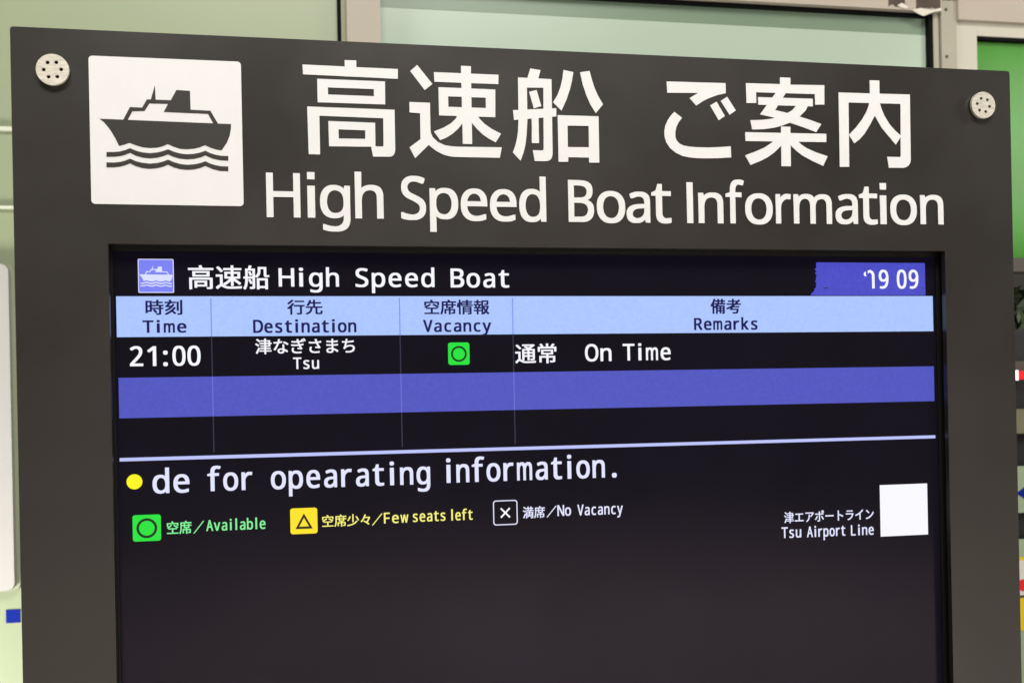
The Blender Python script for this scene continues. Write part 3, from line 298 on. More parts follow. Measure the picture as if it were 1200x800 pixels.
# ------------------------------------------------------------------ the setting
bm = bmesh.new()
for v in ((-25, -30), (25, -30), (25, 20), (-25, 20)): bm.verts.new((v[0], v[1], 0))
bm.faces.new(bm.verts)
floor = obj('floor', bm, 'floor'); floor['kind'] = 'structure'
floor['label'] = 'pale smooth floor of the hall'

# ------------------------------------------------------------------ the information board
base = (0.45, 0.06, 0.0)
board = thing('information_board', 'tall dark grey board with white boat heading and a lit timetable display', 'information board', base)
def part(name, bm, mat, parent=board, **k):
    o = obj(name, shift_to(bm, base), mat, parent, **k)
    return o

HEIGHT = 1800.0
part('face_panel', fill(bmesh.new(), [rounded(0, 900, -HEIGHT, 0, 2.5), rounded(71.5, 827.2, -1530, -174, 0.8)], 0, 6), 'board', bevel=0.0014)
part('housing', box(box(box(box(box(bmesh.new(),
     0.012, 0.022, 0.0065, 0.125, TOP - 1.79, TOP - 0.012), 0.878, 0.888, 0.0065, 0.125, TOP - 1.79, TOP - 0.012),
     0.0225, 0.8775, 0.0065, 0.125, TOP - 0.022, TOP - 0.012), 0.0225, 0.8775, 0.0065, 0.125, TOP - 1.79, TOP - 1.78),
     0.0225, 0.8775, 0.115, 0.1245, TOP - 1.7795, TOP - 0.0225), 'board')
part('plinth', box(bmesh.new(), -0.05, 0.95, -0.12, 0.24, 0.0, 0.049), 'board', bevel=0.004)

# round fixings with six holes
def fixing(cx, cz, turn):
    holes = [(cx + 6.6 * math.cos(math.radians(60 * i + turn)), cz + 6.6 * math.sin(math.radians(60 * i + turn))) for i in range(6)]
    b = part('bolt', fill(bmesh.new(), [circle(cx, cz, 12.6, 64)] + [circle(x, z, 1.5, 20) for x, z in holes], -4.6, 2.9), 'steel', bevel=0.0006)
    c = part('washer', fill(bmesh.new(), [circle(cx, cz, 11.4, 48)], -1.65, 1.6), 'hole', b)
    for x, z in holes:
        part('hole', fill(bmesh.new(), [circle(x, z, 1.45, 16)], -2.9, 0.9), 'hole', b)
fixing(32.6, -34.9, 3)
fixing(868.0, -35.0, -10)

# pictogram plate
PLATE = (59.4, 179.7, -141.8, -21.2)
SHIP = [[[(67.1, -72.4), (170.8, -73.6), (170.6, -77.6), (169.5, -83.3), (167.1, -89.3), (162.7, -95.7), (158.0, -95.0), (153.8, -93.7), (149.6, -91.7), (145.4, -93.6), (140.6, -94.9), (135.3, -95.5), (129.9, -95.3), (124.6, -93.7), (119.9, -91.6), (115.8, -93.6), (111.0, -94.8), (105.7, -95.2), (100.5, -94.8), (95.2, -93.4), (89.9, -91.4), (85.9, -93.0), (81.8, -94.1), (79.1, -88.3), (76.3, -83.1), (73.4, -78.7), (70.4, -75.1)]], [[(85.1, -73.3), (90.8, -62.1), (100.3, -62.3), (104.2, -55.4), (107.3, -55.3), (110.7, -43.5), (111.1, -55.4), (123.0, -55.4), (127.6, -46.8), (138.4, -47.1), (138.6, -62.7), (154.4, -63.0), (160.8, -74.4), (156.8, -74.3), (152.5, -65.7), (117.3, -65.2), (120.8, -58.5), (106.1, -58.6), (102.2, -64.9), (92.6, -65.5), (88.6, -73.3)]], [[(71.9, -99.4), (77.7, -99.3), (82.3, -98.7), (86.4, -97.5), (90.3, -95.8), (94.6, -97.7), (99.8, -99.0), (105.7, -99.5), (111.5, -98.8), (116.3, -97.5), (120.1, -95.9), (124.5, -97.8), (129.8, -99.2), (135.2, -99.7), (140.5, -99.2), (145.3, -98.1), (149.8, -96.4), (153.7, -98.3), (157.9, -99.5), (162.7, -100.3), (168.1, -100.3), (168.0, -104.1), (161.4, -104.0), (155.4, -102.7), (149.7, -100.2), (145.3, -102.1), (140.5, -103.3), (135.1, -103.8), (129.2, -103.3), (124.5, -102.1), (120.0, -100.0), (116.2, -101.7), (111.5, -103.0), (105.6, -103.7), (99.7, -103.2), (94.5, -101.7), (90.2, -99.5), (86.4, -101.3), (82.3, -102.5), (77.6, -103.1), (71.8, -103.3)]], [[(71.7, -107.9), (77.5, -107.9), (82.2, -107.3), (86.3, -106.1), (90.1, -104.4), (94.4, -106.3), (99.6, -107.6), (105.5, -108.1), (111.4, -107.5), (116.1, -106.1), (119.9, -104.5), (124.4, -106.4), (129.7, -107.9), (135.0, -108.4), (140.4, -107.9), (145.2, -106.8), (149.6, -105.1), (153.5, -107.0), (157.7, -108.2), (162.5, -109.0), (167.9, -109.0), (167.8, -112.9), (161.2, -112.8), (155.2, -111.4), (149.5, -108.9), (145.1, -110.8), (140.3, -112.0), (134.9, -112.5), (129.0, -112.0), (124.3, -110.7), (119.8, -108.6), (116.0, -110.3), (111.3, -111.6), (105.4, -112.3), (99.6, -111.8), (94.3, -110.3), (90.1, -108.1), (86.2, -109.9), (82.1, -111.1), (77.4, -111.7), (71.7, -111.8)]]]
pl = part('pictogram_plate', fill(bmesh.new(), [rounded(PLATE[0], PLATE[1], PLATE[2], PLATE[3], 3.0)], -0.6, 0.58), 'white')
bm = bmesh.new()
for i, comp in enumerate(SHIP): fill(bm, comp, -0.82 - 0.03 * i, 0.2 + 0.03 * i)
part('ship_symbol', bm, 'symbol', pl, label='dark ship over two wavy lines')

# cut-out Japanese heading, traced stroke by stroke
STROKES = [[[[(230.2, -21.4), (265.5, -21.7), (265.5, -16.2), (275.3, -16.1), (275.2, -21.8), (310.5, -22.0), (310.4, -30.4), (230.5, -29.7)]], [[(242.2, -33.0), (299.3, -33.1), (299.1, -52.8), (242.2, -52.9)], [(251.0, -40.0), (289.7, -40.0), (289.7, -46.1), (251.0, -46.0)]], [[(233.4, -56.8), (307.0, -57.1), (306.9, -91.7), (306.5, -94.1), (305.4, -96.0), (303.6, -97.2), (301.4, -97.5), (287.9, -97.7), (286.4, -89.0), (296.2, -88.9), (296.9, -88.3), (297.0, -87.1), (297.2, -64.7), (243.4, -64.2), (243.4, -97.0), (233.9, -97.0)]], [[(250.8, -68.5), (290.2, -68.8), (290.1, -89.3), (251.0, -89.9)], [(259.2, -75.3), (281.7, -75.5), (281.6, -82.8), (259.2, -83.1)]]], [[[(327.2, -17.8), (340.1, -33.7), (333.3, -39.2), (321.1, -23.3)]], [[(341.6, -23.4), (398.3, -23.5), (398.0, -31.7), (341.8, -31.7)]], [[(365.3, -17.0), (374.0, -17.0), (373.8, -84.7), (365.6, -84.8)]], [[(345.3, -36.3), (395.2, -36.5), (394.7, -60.7), (345.3, -60.7)], [(353.5, -43.9), (386.6, -44.0), (386.5, -53.0), (353.6, -53.0)]], [[(361.7, -59.6), (359.6, -63.3), (355.4, -67.3), (349.2, -71.1), (340.6, -74.7), (345.9, -82.1), (351.4, -79.7), (356.7, -76.3), (361.5, -72.0), (365.7, -66.8), (369.3, -62.3), (369.3, -59.3)]], [[(378.7, -59.6), (381.0, -62.8), (385.0, -66.8), (391.4, -71.1), (399.5, -75.0), (394.7, -82.7), (388.9, -79.8), (383.7, -76.4), (378.5, -71.6), (373.9, -66.3), (371.0, -62.2), (371.1, -59.9)]], [[(319.9, -50.0), (337.6, -50.1), (337.6, -73.6), (338.0, -76.5), (339.6, -79.9), (343.8, -83.8), (349.5, -86.3), (354.7, -87.1), (360.6, -87.4), (399.9, -86.9), (398.0, -96.1), (358.1, -96.3), (353.4, -95.8), (348.8, -94.7), (343.0, -91.9), (339.0, -89.1), (335.8, -86.5), (323.9, -98.2), (319.2, -89.1), (328.8, -81.7), (328.9, -59.4), (319.8, -59.0)]]], [[[(415.7, -25.1), (424.1, -25.2), (426.9, -16.8), (436.0, -17.9), (433.9, -25.3), (445.8, -25.5), (445.5, -91.3), (445.0, -94.0), (443.7, -96.3), (441.4, -97.7), (438.4, -98.1), (429.2, -98.1), (427.7, -88.7), (436.1, -88.6), (437.1, -88.2), (437.5, -87.1), (438.3, -33.3), (423.5, -33.7), (423.4, -61.4), (422.3, -76.0), (421.2, -83.4), (419.6, -90.1), (416.5, -98.1), (409.7, -91.0), (412.1, -84.9), (413.7, -78.7), (414.7, -72.6), (415.4, -61.6)]], [[(410.6, -54.0), (449.6, -51.0), (449.5, -58.3), (411.4, -62.6)]], [[(425.4, -37.4), (432.1, -35.5), (436.1, -49.6), (429.3, -51.8)]], [[(427.3, -60.0), (433.4, -59.8), (433.4, -82.3), (426.9, -82.4)]], [[(456.9, -16.9), (465.8, -18.5), (464.5, -25.6), (462.6, -33.1), (459.3, -42.4), (454.3, -53.0), (446.8, -45.9), (451.1, -39.0), (453.8, -32.2), (455.7, -24.7)]], [[(472.0, -18.4), (480.7, -16.8), (482.6, -24.3), (484.9, -31.6), (488.2, -39.0), (492.5, -46.2), (485.7, -54.2), (480.8, -46.6), (477.1, -38.1), (474.1, -28.9)]], [[(450.8, -57.1), (488.1, -57.0), (488.0, -98.2), (478.8, -98.4), (478.5, -93.9), (459.6, -94.0), (459.5, -98.1), (450.7, -98.3)], [(459.5, -66.1), (478.8, -65.8), (478.8, -84.8), (459.4, -85.1)]]], [[[(552.5, -23.4), (608.8, -22.8), (608.8, -32.0), (600.7, -33.9), (593.3, -36.7), (587.1, -39.7), (580.2, -44.2), (573.9, -37.6), (582.3, -32.7), (552.8, -33.6)]], [[(593.5, -43.6), (599.7, -40.0), (607.5, -52.9), (601.5, -56.9)]], [[(603.8, -39.2), (610.0, -35.1), (618.2, -47.4), (612.1, -51.6)]], [[(559.2, -50.6), (566.4, -55.8), (562.8, -60.2), (560.6, -64.7), (559.6, -69.3), (559.7, -73.4), (560.9, -76.6), (563.6, -79.3), (567.2, -80.8), (572.1, -81.6), (578.8, -82.0), (591.1, -82.0), (602.2, -81.3), (612.5, -80.3), (612.8, -90.4), (600.7, -91.4), (588.4, -91.9), (579.8, -91.9), (572.5, -91.4), (565.8, -90.2), (559.8, -87.5), (554.4, -83.4), (550.9, -78.3), (549.4, -73.1), (549.3, -67.9), (550.5, -62.9), (553.1, -57.7), (556.0, -53.8)]]], [[[(628.7, -22.0), (662.2, -21.7), (662.2, -15.4), (672.4, -15.4), (672.3, -21.8), (706.2, -21.0), (705.8, -39.0), (696.6, -39.4), (696.4, -29.6), (638.3, -30.0), (638.3, -39.9), (628.7, -40.2)]], [[(640.2, -34.4), (694.3, -34.0), (694.2, -41.1), (640.2, -41.4)]], [[(659.3, -27.7), (669.0, -27.6), (656.7, -45.8), (667.9, -47.9), (681.0, -51.1), (691.6, -53.9), (702.4, -57.2), (697.1, -64.9), (683.5, -60.5), (670.3, -56.7), (657.2, -53.0), (641.7, -50.2)]], [[(679.3, -39.3), (689.9, -39.6), (686.8, -45.3), (681.1, -50.6), (675.7, -54.5), (670.3, -57.2), (663.7, -59.8), (655.7, -62.0), (645.2, -63.7), (633.7, -64.3), (632.3, -55.9), (642.8, -55.3), (652.0, -54.0), (659.9, -51.9), (667.9, -48.6), (673.9, -45.1)]], [[(627.0, -67.0), (707.1, -66.2), (707.0, -73.9), (627.0, -75.1)]], [[(662.3, -60.8), (671.4, -60.7), (671.1, -97.2), (661.7, -97.3)]], [[(655.5, -73.4), (651.5, -76.7), (645.5, -80.5), (636.9, -84.3), (626.4, -88.2), (631.4, -96.9), (642.0, -92.7), (648.6, -89.3), (655.2, -84.7), (662.1, -78.3), (666.7, -73.7)]], [[(677.9, -73.3), (681.8, -76.8), (687.1, -80.1), (696.3, -83.7), (707.9, -87.1), (703.4, -96.1), (692.8, -91.8), (683.6, -87.4), (677.7, -83.5), (671.5, -78.1), (667.3, -73.6)]]], [[[(720.5, -27.2), (752.4, -27.0), (752.4, -14.6), (762.1, -14.5), (762.1, -26.9), (793.4, -26.5), (793.0, -87.9), (792.4, -90.9), (791.0, -93.4), (788.3, -95.2), (785.4, -96.0), (770.2, -96.3), (768.8, -86.0), (781.4, -86.0), (782.5, -85.6), (782.7, -84.5), (783.5, -35.7), (730.3, -36.2), (729.7, -96.3), (720.1, -96.6)]], [[(751.8, -34.1), (750.8, -38.6), (748.3, -44.5), (743.6, -51.8), (737.6, -59.2), (730.0, -66.4), (735.3, -74.3), (740.6, -70.5), (745.9, -65.0), (751.3, -57.0), (756.9, -47.5), (759.3, -51.9), (763.8, -59.0), (770.2, -66.1), (777.9, -74.3), (783.7, -66.0), (777.6, -61.3), (771.7, -55.2), (766.6, -47.5), (763.5, -40.3), (761.9, -33.8)]]]]
for chars, wtxt in ((STROKES[:3], '高速船'), (STROKES[3:], 'ご案内')):
    bm = bmesh.new()
    for ch in chars:
        for i, comp in enumerate(ch): fill(bm, comp, -0.6 - 0.03 * i, 0.58 + 0.03 * i)
    part('japanese_heading', bm, 'white', label='white cut-out letters reading ' + wtxt)
LETTERS = [('H', 198.3, 226.2, -113.3, -150.7), ('i', 232.1, 238.4, -112.1, -150.6), ('g', 242.5, 267.8, -122.6, -162.2), ('h', 271.9, 296.0, -110.9, -150.7), ('S', 310.9, 332.4, -113.4, -151.6), ('p', 335.7, 360.5, -123.3, -161.5), ('e', 362.7, 386.1, -123.3, -151.8), ('e', 388.4, 412.1, -123.4, -151.9), ('d', 414.5, 438.7, -111.7, -152.0), ('B', 458.9, 482.3, -114.1, -151.3), ('o', 484.9, 511.2, -123.2, -152.0), ('a', 512.4, 534.5, -123.3, -151.5), ('t', 535.8, 554.5, -116.0, -151.6), ('I', 569.3, 575.2, -113.9, -150.9), ('n', 580.3, 604.2, -122.8, -150.8), ('f', 606.6, 624.6, -110.5, -150.7), ('o', 625.4, 652.3, -122.7, -151.4), ('r', 655.4, 670.5, -122.7, -150.2), ('m', 673.1, 711.3, -122.4, -150.0), ('a', 714.9, 737.6, -121.8, -150.1), ('t', 738.9, 757.7, -114.5, -150.2), ('i', 760.4, 766.9, -110.8, -149.5), ('o', 770.8, 798.2, -121.3, -150.1), ('n', 801.9, 826.1, -121.0, -149.0)]
for i0, i1 in ((0, 4), (4, 9), (9, 13), (13, 24)):
    bm = bmesh.new()
    for ch, x0, x1, zt, zb in LETTERS[i0:i1]:
        e = 0.0 if ch in 'Ii' else 0.62                  # stroke weight
        for j, (dx, dz) in enumerate(((-1, 1), (1, 1), (-1, -1), (1, -1)) if e else ((0, 0),)):
            fill(bm, fit(HEADLINE[ch], x0 + e + dx * e, x1 - e + dx * e, zb + e * .7 + dz * e * .7, zt - e * .7 + dz * e * .7), -0.6 - 0.012 * j, 0.58)
    part('english_heading', bm, 'white', label='white cut-out letters reading ' + ''.join(l[0] for l in LETTERS[i0:i1]))

# display
SD = 14.0
part('display_bezel', fill(bmesh.new(), [rect(44, 856, -1550, -150), rect(72.6, 825.0, -1521, -178)], SD - 1.6, 12), 'bezel', bevel=0.0006)
disp = part('display', fill(bmesh.new(), [rect(72.6 + .05, 825.0 - .05, -1521 + .05, -178 - .05)], SD, 8), 'lcd')
LAYER = [0.0]
def lit(name, loops, mat, level=1, **k):
    return part(name, fill(bmesh.new(), loops, SD - 0.12 * level, 0.1), mat, disp, **k)
TEXT = {'title': [('高速船', 'cjk', 132.2, 198.8, -189.3, -209.7), ('High', 'lat', 206.5, 257.3, -191.5, -207.2), ('Speed', 'lat', 271.4, 340.1, -191.3, -207.5), ('Boat', 'lat', 354.4, 406.8, -191.1, -207.8)], 'h_time': [('時刻', 'cjk', 97.5, 127.1, -218.3, -231.1), ('Time', 'lat', 94.9, 130.1, -235.6, -246.0)], 'h_dest': [('行先', 'cjk', 213.1, 243.0, -218.4, -231.3), ('Destination', 'lat', 184.5, 271.4, -235.5, -246.7)], 'h_vac': [('空席情報', 'cjk', 330.6, 388.6, -218.5, -231.7), ('Vacancy', 'lat', 329.3, 389.8, -236.2, -246.9)], 'h_rem': [('備考', 'cjk', 595.7, 625.5, -217.9, -231.9), ('Remarks', 'lat', 579.3, 641.6, -235.6, -246.8)], 'r_time': [('21:00', 'lat', 84.3, 141.0, -257.2, -273.7)], 'r_dest': [('津なぎさまち', 'cjk', 185.9, 269.8, -251.5, -264.8), ('Tsu', 'lat', 217.2, 239.0, -267.9, -277.8)], 'r_rem': [('通常', 'cjk', 411.0, 448.7, -257.8, -275.6), ('On', 'lat', 475.2, 499.9, -258.9, -274.3), ('Time', 'lat', 510.6, 556.2, -258.8, -274.0)], 'msg': [('de', 'lat', 100.3, 130.0, -360.0, -380.1), ('for', 'lat', 144.5, 181.4, -359.8, -379.8), ('opearating', 'lat', 196.7, 332.9, -359.9, -380.0), ('information.', 'lat', 347.2, 502.6, -358.6, -379.6)], 'l_av': [('空席', 'cjk', 111.1, 131.0, -403.8, -414.8), ('／', 'cjk', 132.4, 141.1, -404.3, -415.0), ('Available', 'lat', 142.8, 191.5, -404.0, -413.3)], 'l_few': [('空席少々', 'cjk', 239.0, 280.0, -403.7, -414.1), ('／', 'cjk', 281.5, 290.5, -404.0, -414.4), ('Few', 'lat', 291.8, 313.1, -403.6, -413.0), ('seats', 'lat', 317.0, 345.6, -403.2, -412.7), ('left', 'lat', 350.8, 369.8, -403.4, -412.8)], 'l_no': [('満席', 'cjk', 415.0, 435.2, -403.1, -413.7), ('／', 'cjk', 436.8, 445.9, -403.3, -413.6), ('No', 'lat', 446.7, 459.3, -402.9, -412.7), ('Vacancy', 'lat', 465.2, 507.7, -403.2, -413.0)], 'line': [('津エアポートライン', 'cjk', 664.4, 755.9, -417.4, -428.3), ('Tsu', 'lat', 661.5, 681.3, -431.8, -442.0), ('Airport', 'lat', 687.1, 726.2, -432.1, -442.3), ('Line', 'lat', 732.0, 755.6, -432.7, -442.6)], 'clock': [('9', 'lat', 766.0, 776.1, -190.5, -208.3), ('0', 'lat', 784.8, 795.0, -190.4, -208.3), ('9', 'lat', 797.3, 807.5, -190.4, -208.3)]}
def text(name, key, mat, level=2, weight=1.0):
    for w, kind, x0, x1, zt, zb in TEXT[key]:
        part(name, word(bmesh.new(), w, kind, x0, x1, zt, zb, SD - 0.12 * level, 0.1, weight), mat, disp, label='lettering reading ' + w)

# ship icon and title
lit('icon_border', [rounded(92.1, 120.7, -212.6, -184.3, 1.0)], 'lit_icon_pale', 1)
lit('icon_ground', [rounded(92.8, 120.0, -211.9, -185.0, 0.6)], 'lit_icon', 2)
bm = bmesh.new()
def on_icon(p, grow=1.0): return [(106.4 + ((x - PLATE[0]) / (PLATE[1] - PLATE[0]) - 0.5) * 31.2, -199.5 + ((z - PLATE[3]) / (PLATE[1] - PLATE[0]) + 0.5) * 31.0) for x, z in p]
for i, comp in enumerate(SHIP): fill(bm, [on_icon(l) for l in comp], SD - 0.36 - 0.03 * i, 0.1)
part('icon_ship', bm, 'lit_icon_pale', disp)
text('title_text', 'title', 'lit_white', 1)

# clock panel, torn by the camera's shutter on its left side
rnd = random.Random(3)
edge = []
n = 26
for i in range(n + 1):
    f = i / n
    x = 702.0 - (1.6 * f if f < 0.78 else 1.3 + 21 * (f - 0.78))
    edge.append((x + rnd.uniform(-1.1, 1.1) * (1 if 0 < i < n else 0), -183.7 - f * 31.1))
lit('clock_panel', [[(814.8, -183.7)] + edge + [(814.8, -214.8)]], 'lit_clock', 1, label='violet blue clock panel with a ragged edge')
lit('clock_panel_fleck', [[(708.4, -207.6), (713.2, -207.2), (713.0, -208.5), (709.5, -208.4)]], 'lit_line', 2)
bm = bmesh.new()
for w, kind, x0, x1, zt, zb in TEXT['clock']: word(bm, w, kind, x0, x1, zt, zb, SD - 0.24, 0.1)
fill(bm, [[(750.4, -194.2), (751.2, -192.7), (752.9, -192.4), (752.6, -194.6), (753.1, -196.8), (751.4, -196.6), (750.6, -195.6)]], SD - 0.24, 0.1)
fill(bm, [[(754.6, -191.2), (757.4, -190.6), (760.2, -192.0), (761.5, -194.6), (761.6, -208.2), (758.9, -208.2), (758.9, -196.0), (758.2, -193.9), (756.4, -193.0), (754.8, -194.2)]], SD - 0.24, 0.1)
part('clock_text', bm, 'lit_white', disp, label="white digits reading '19 09")

# table
lit('heading_bar', [rect(74.4, 822.4, -249.4, -215.5)], 'lit_bar', 1, label='pale blue heading bar of the table')
for key, name in (('h_time', 'heading_text'), ('h_dest', 'heading_text'), ('h_vac', 'heading_text'), ('h_rem', 'heading_text')):
    text(name, key, 'lit_navy', 2, 1.7)
lit('row_band', [rect(75.0, 822.1, -316.8, -283.2)], 'lit_band', 1, label='empty violet blue table row')
for x in (150.3, 309.0, 409.4):
    lit('column_line', [rect(x - .45, x + .45, -283.0, -249.6)], 'lit_line', 1)
    lit('column_line', [rect(x - .45, x + .45, -347.0, -317.0)], 'lit_line', 1)
    d = part('band_line', fill(bmesh.new(), [rect(x - .5, x + .5, -316.8, -283.2)], SD - 0.24, 0.1), 'lit_line_band', disp)
    e = part('bar_line', fill(bmesh.new(), [rect(x - .5, x + .5, -249.4, -217.0)], SD - 0.24, 0.1), 'lit_line_bar', disp)
lit('rule_line', [rect(74.6, 822.3, -352.6, -349.7)], 'lit_rule', 1)
for key, name in (('r_time', 'time_text'), ('r_dest', 'destination_text'), ('r_rem', 'remark_text')):
    text(name, key, 'lit_white', 1)

def ring_icon(x0, x1, z0, z1, ro, t):
    cx, cz = (x0 + x1) / 2, (z0 + z1) / 2 - 0.2
    lit('available_icon', [rounded(x0, x1, z0, z1, 2.2)], 'lit_green', 1)
    lit('icon_ring', [circle(cx, cz, ro), circle(cx, cz, ro - t)], 'lit_dark', 2)
ring_icon(350.9, 369.9, -276.0, -256.3, 7.0, 1.7)
ring_icon(83.8, 106.4, -419.6, -397.6, 8.3, 2.1)
text('legend_text', 'l_av', 'lit_green_text', 1)

lit('few_seats_icon', [rounded(212.2, 235.0, -419.0, -396.9, 2.2)], 'lit_yellow', 1)
A, B, Cc = (223.7, -401.4), (216.4, -414.7), (231.0, -414.7)
def inset(p, q): return (p[0] + (223.7 - p[0]) * q, p[1] + (-410.2 - p[1]) * q)
lit('icon_triangle', [[A, B, Cc], [inset(A, .44), inset(B, .44), inset(Cc, .44)]], 'lit_brown', 2)
text('legend_text', 'l_few', 'lit_yellow_text', 1)
lit('no_vacancy_icon', [rounded(388.2, 410.3, -418.8, -396.7, 2.6), rounded(389.1, 409.4, -417.9, -397.6, 2.0)], 'lit_soft', 1)
bm = bmesh.new()
cx, cz, s, t = 399.2, -407.9, 4.1, 0.75
for k in (1, -1):
    fill(bm, [[(cx - s - t * .7, cz - k * (s - t * .7)), (cx - s + t * .7, cz - k * (s + t * .7)), (cx + s + t * .7, cz + k * (s - t * .7)), (cx + s - t * .7, cz + k * (s + t * .7))]], SD - 0.12 - 0.03 * k, 0.1)
part('icon_cross', bm, 'lit_white', disp)
text('legend_text', 'l_no', 'lit_soft', 1)
lit('message_dot', [circle(86.0, -369.8, 6.3)], 'lit_dot', 1)
text('message_text', 'msg', 'lit_soft', 1)
text('line_text', 'line', 'lit_soft', 1)
lit('white_square', [rect(762.7, 812.5, -444.9, -395.8)], 'lit_white', 1, label='plain white square')

# ------------------------------------------------------------------ the glazed partition behind
BY = 1100.0                                   # mm behind the board's face
pbase = (0.9, 1.16, 0.0)
part_ = thing('glass_partition', 'beige framed partition with green film glass standing behind the board', 'partition', pbase)
def pp(name, loops, mat, front=0.0, thick=10.0, parent=part_, bevel=0.0, label=None):
    return obj(name, shift_to(fill(bmesh.new(), loops, BY + front, thick), pbase), mat, parent, bevel, label)
FL = -1845.0
pp('glass_pane', [rect(-1500, 286, FL + 60, 620)], 'pane_warm', 14, 8, label='yellow green pane')
pp('glass_pane', [rect(367, 1533, FL + 60, 462.2)], 'pane', 14, 8, label='pale green pane')
pp('reflection_strip', [rect(367, 1533, 462.6, 497)], 'pane_reflection', 14, 8)  # reflection along the pane's top, built as a darker strip
pp('glass_pane', [rect(1645, 2600, -16, 454)], 'pane_green', 14, 8, label='bright green pane')
pp('gasket', [rect(286.2, 293.2, FL + 60, 620)], 'gasket', 2, 20)
pp('gasket', [rect(1533.2, 1543, FL + 60, 497)], 'gasket', 2, 20)
pp('gasket', [rect(367.2, 1543, 497.2, 503.5)], 'gasket', 2, 20)
pp('gasket', [rect(1645, 2600, 454.2, 460.5)], 'gasket', 2, 20)
pp('side_flange', [rect(293.4, 303, FL, 620)], 'frame_olive', 0, 30)
pp('mullion', [rect(303.2, 366.8, FL, 620)], 'frame', -22, 60, bevel=0.002)
pp('jamb', [rect(1543.2, 1556, FL, 503)], 'frame_dark', 0, 40)
pp('jamb', [rect(1558.5, 1594, FL, 531)], 'frame_dark', -6, 60, bevel=0.002)
pp('jamb', [rect(1594.3, 1644.8, FL, 489)], 'frame_light', -2, 60, bevel=0.001)
pp('top_rail', [rect(367.2, 1556, 503.8, 640)], 'frame_pink', -12, 50, bevel=0.002)
pp('header', [rect(1594.3, 2600, 489.3, 541)], 'frame_pink', -14, 60, bevel=0.002)
pp('header_lip', [rect(1645, 2600, 460.8, 489)], 'frame_light', -2, 50, bevel=0.001)
pp('sill_rail', [rect(1645, 2600, -46, -16.3)], 'brown_wall', 0, 40)
pp('trim_strip', [rect(-1500, 286, 201.5, 208.5)], 'trim', 6, 7.8)
pp('trim_strip', [rect(-1500, 286, 60, 65)], 'trim', 6, 7.8)
for x, z in ((1569.5, 511), (1569.5, 411)):
    pp('screw', [circle(x, z, 3.2, 16)], 'chip', -7.5, 1.4)
rnd = random.Random(11)
def ragged(x0, x1, z0, z1, n, j):
    t = [(x0 + (x1 - x0) * i / n, z1 + rnd.uniform(-j, j)) for i in range(n + 1)]
    b = [(x1 - (x1 - x0) * i / n, z0 + rnd.uniform(-j, j)) for i in range(n + 1)]
    return t + b
pp('bare_patch', [ragged(1432, 1470, 511, 545, 7, 3.5)], 'chip', -12.6, 0.5)
pp('bare_patch', [ragged(1496, 1553, 509, 540, 9, 3.5)], 'chip', -12.6, 0.5)
pp('paint_flake', [[(1486, 503), (1505, 508), (1530, 505), (1552, 511), (1556, 506), (1535, 501), (1512, 492), (1500, 496)]], 'flake', -14, 1.2)
pp('paint_flake', [[(1452, 512), (1462, 517), (1478, 509), (1470, 505), (1458, 508)]], 'flake', -14, 1.0)

# white board and blue sticker on the left pane
ws = thing('wall_board', 'white board with rounded corners fixed on the yellow green pane', 'board', (-0.6, 1.09, TOP - 0.63))
obj('board_face', shift_to(fill(bmesh.new(), [rounded(-900, -307, -628, -42, 14)], BY - 8, 12), ws.location), 'sign_white', ws, 0.002)
obj('board_edge', shift_to(fill(bmesh.new(), [rounded(-905, -300, -633, -37, 18)], BY + 5, 8), ws.location), 'board_rim', ws)
st = obj('square_sticker', fill(bmesh.new(), [rect(-328, -304, -690, -666)], BY + 12.5, 1.4), 'blue')
tag(st, 'small square blue sticker on the green pane below the white board', 'sticker')

# ------------------------------------------------------------------ things glimpsed past the board's right edge
RY = 1100.0
def flat(name, loops, mat, front, thick, parent=None, origin=(0, 0, 0), label=None):
    return obj(name, shift_to(fill(bmesh.new(), loops, RY + front, thick), origin), mat, parent, 0, label)
wl = flat('back_wall', [rect(1650, 3400, -1845, -50)], 'brown_wall', 320, 60)
tag(wl, 'dark brown grey wall below the bright green pane', 'wall')

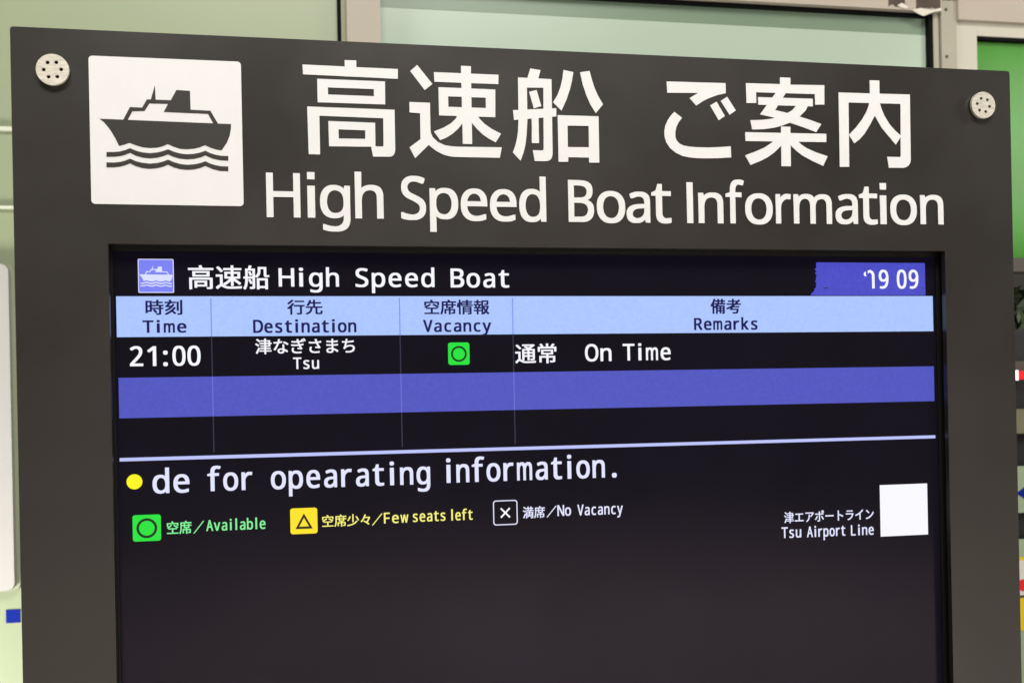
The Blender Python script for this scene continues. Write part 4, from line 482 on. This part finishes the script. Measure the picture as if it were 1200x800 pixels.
pt = thing('potted_plant', 'leafy plant in front of pale stones beside the board', 'plant', (1.86, 1.25, TOP - 0.165))
rnd = random.Random(5)
bm = bmesh.new()
for i in range(60):
    r = bmesh.ops.create_icosphere(bm, subdivisions=1, radius=rnd.uniform(0.010, 0.022))
    d = Vector((rnd.uniform(-0.12, 0.22), rnd.uniform(0.0, 0.06), rnd.uniform(0.0, 0.06)))
    for v in r['verts']: v.co = v.co * rnd.uniform(0.8, 1.2) + d
obj('stones', bm, 'stone', pt)
bm = bmesh.new()
for i in range(170):
    c = Vector((rnd.uniform(-0.13, 0.22), rnd.uniform(-0.05, 0.05), rnd.uniform(0.0, 0.095)))
    a = rnd.uniform(0, 6.28); l = rnd.uniform(0.012, 0.03)
    u = Vector((math.cos(a), rnd.uniform(-.4, .4), math.sin(a))) * l
    w = Vector((-math.sin(a), rnd.uniform(-.4, .4), math.cos(a))) * l * 0.32
    bm.faces.new([bm.verts.new(c - u), bm.verts.new(c + w), bm.verts.new(c + u), bm.verts.new(c - w)])
obj('leaves', bm, 'leaf', pt)
obj('planter', box(bmesh.new(), -0.14, 0.24, -0.07, 0.10, -0.03, -0.001), 'black', pt)

mc = thing('black_cabinet', 'black cabinet with a small white and red lamp', 'cabinet', (1.9, 1.2, 0.0))
def cab(name, x0, x1, z0, z1, mat, y0=-0.06, y1=0.3): return obj(name, box(bmesh.new(), x0 - 1.9, x1 - 1.9, y0, y1, TOP + z0, TOP + z1), mat, mc)
cab('body', 1.72, 2.2, -1.849, -0.196, 'black')
cab('shelf_edge', 1.715, 2.2, -0.262, -0.240, 'brown_wall', -0.075, -0.061)
cab('drawer_front', 1.715, 2.2, -0.398, -0.345, 'olive_box', -0.09, -0.061)
cab('white_lamp', 1.7280, 1.7365, -0.282, -0.260, 'lamp_white', -0.092, -0.0765)
cab('red_lamp', 1.7375, 1.770, -0.280, -0.262, 'lamp_red', -0.092, -0.0765)

n1 = thing('notice_sheet', 'pale green notice sheet with a blue arrow on the black cabinet', 'notice', (1.85, 1.12, TOP - 0.55))
flat('paper', [rect(1725, 1990, -572, -470)], 'paper_green', 20, 2, n1, n1.location)
flat('blue_arrow', [[(1734, -529), (1756, -515), (1756, -543)], rect(1756.2, 1790, -534, -524)], 'blue', 19, 0.8, n1, n1.location)
n2 = thing('notice_sheet', 'white and yellow notice sheet with a red spot on a green backing', 'notice', (1.85, 1.12, TOP - 0.8))
flat('backing', [rect(1725, 1990, -1100, -630)], 'paper_green', 20, 2, n2, n2.location)
flat('yellow_panel', [rect(1727, 1985, -830, -669)], 'yellow', 18.5, 1.2, n2, n2.location)
flat('white_panel', [rect(1727, 1985, -752, -676)], 'paper', 17, 1.2, n2, n2.location)
flat('dark_line', [rect(1727, 1985, -757, -753)], 'black', 17, 1.2, n2, n2.location)
flat('red_spot', [circle(1744, -730, 13, 24)], 'red', 16, 0.8, n2, n2.location)
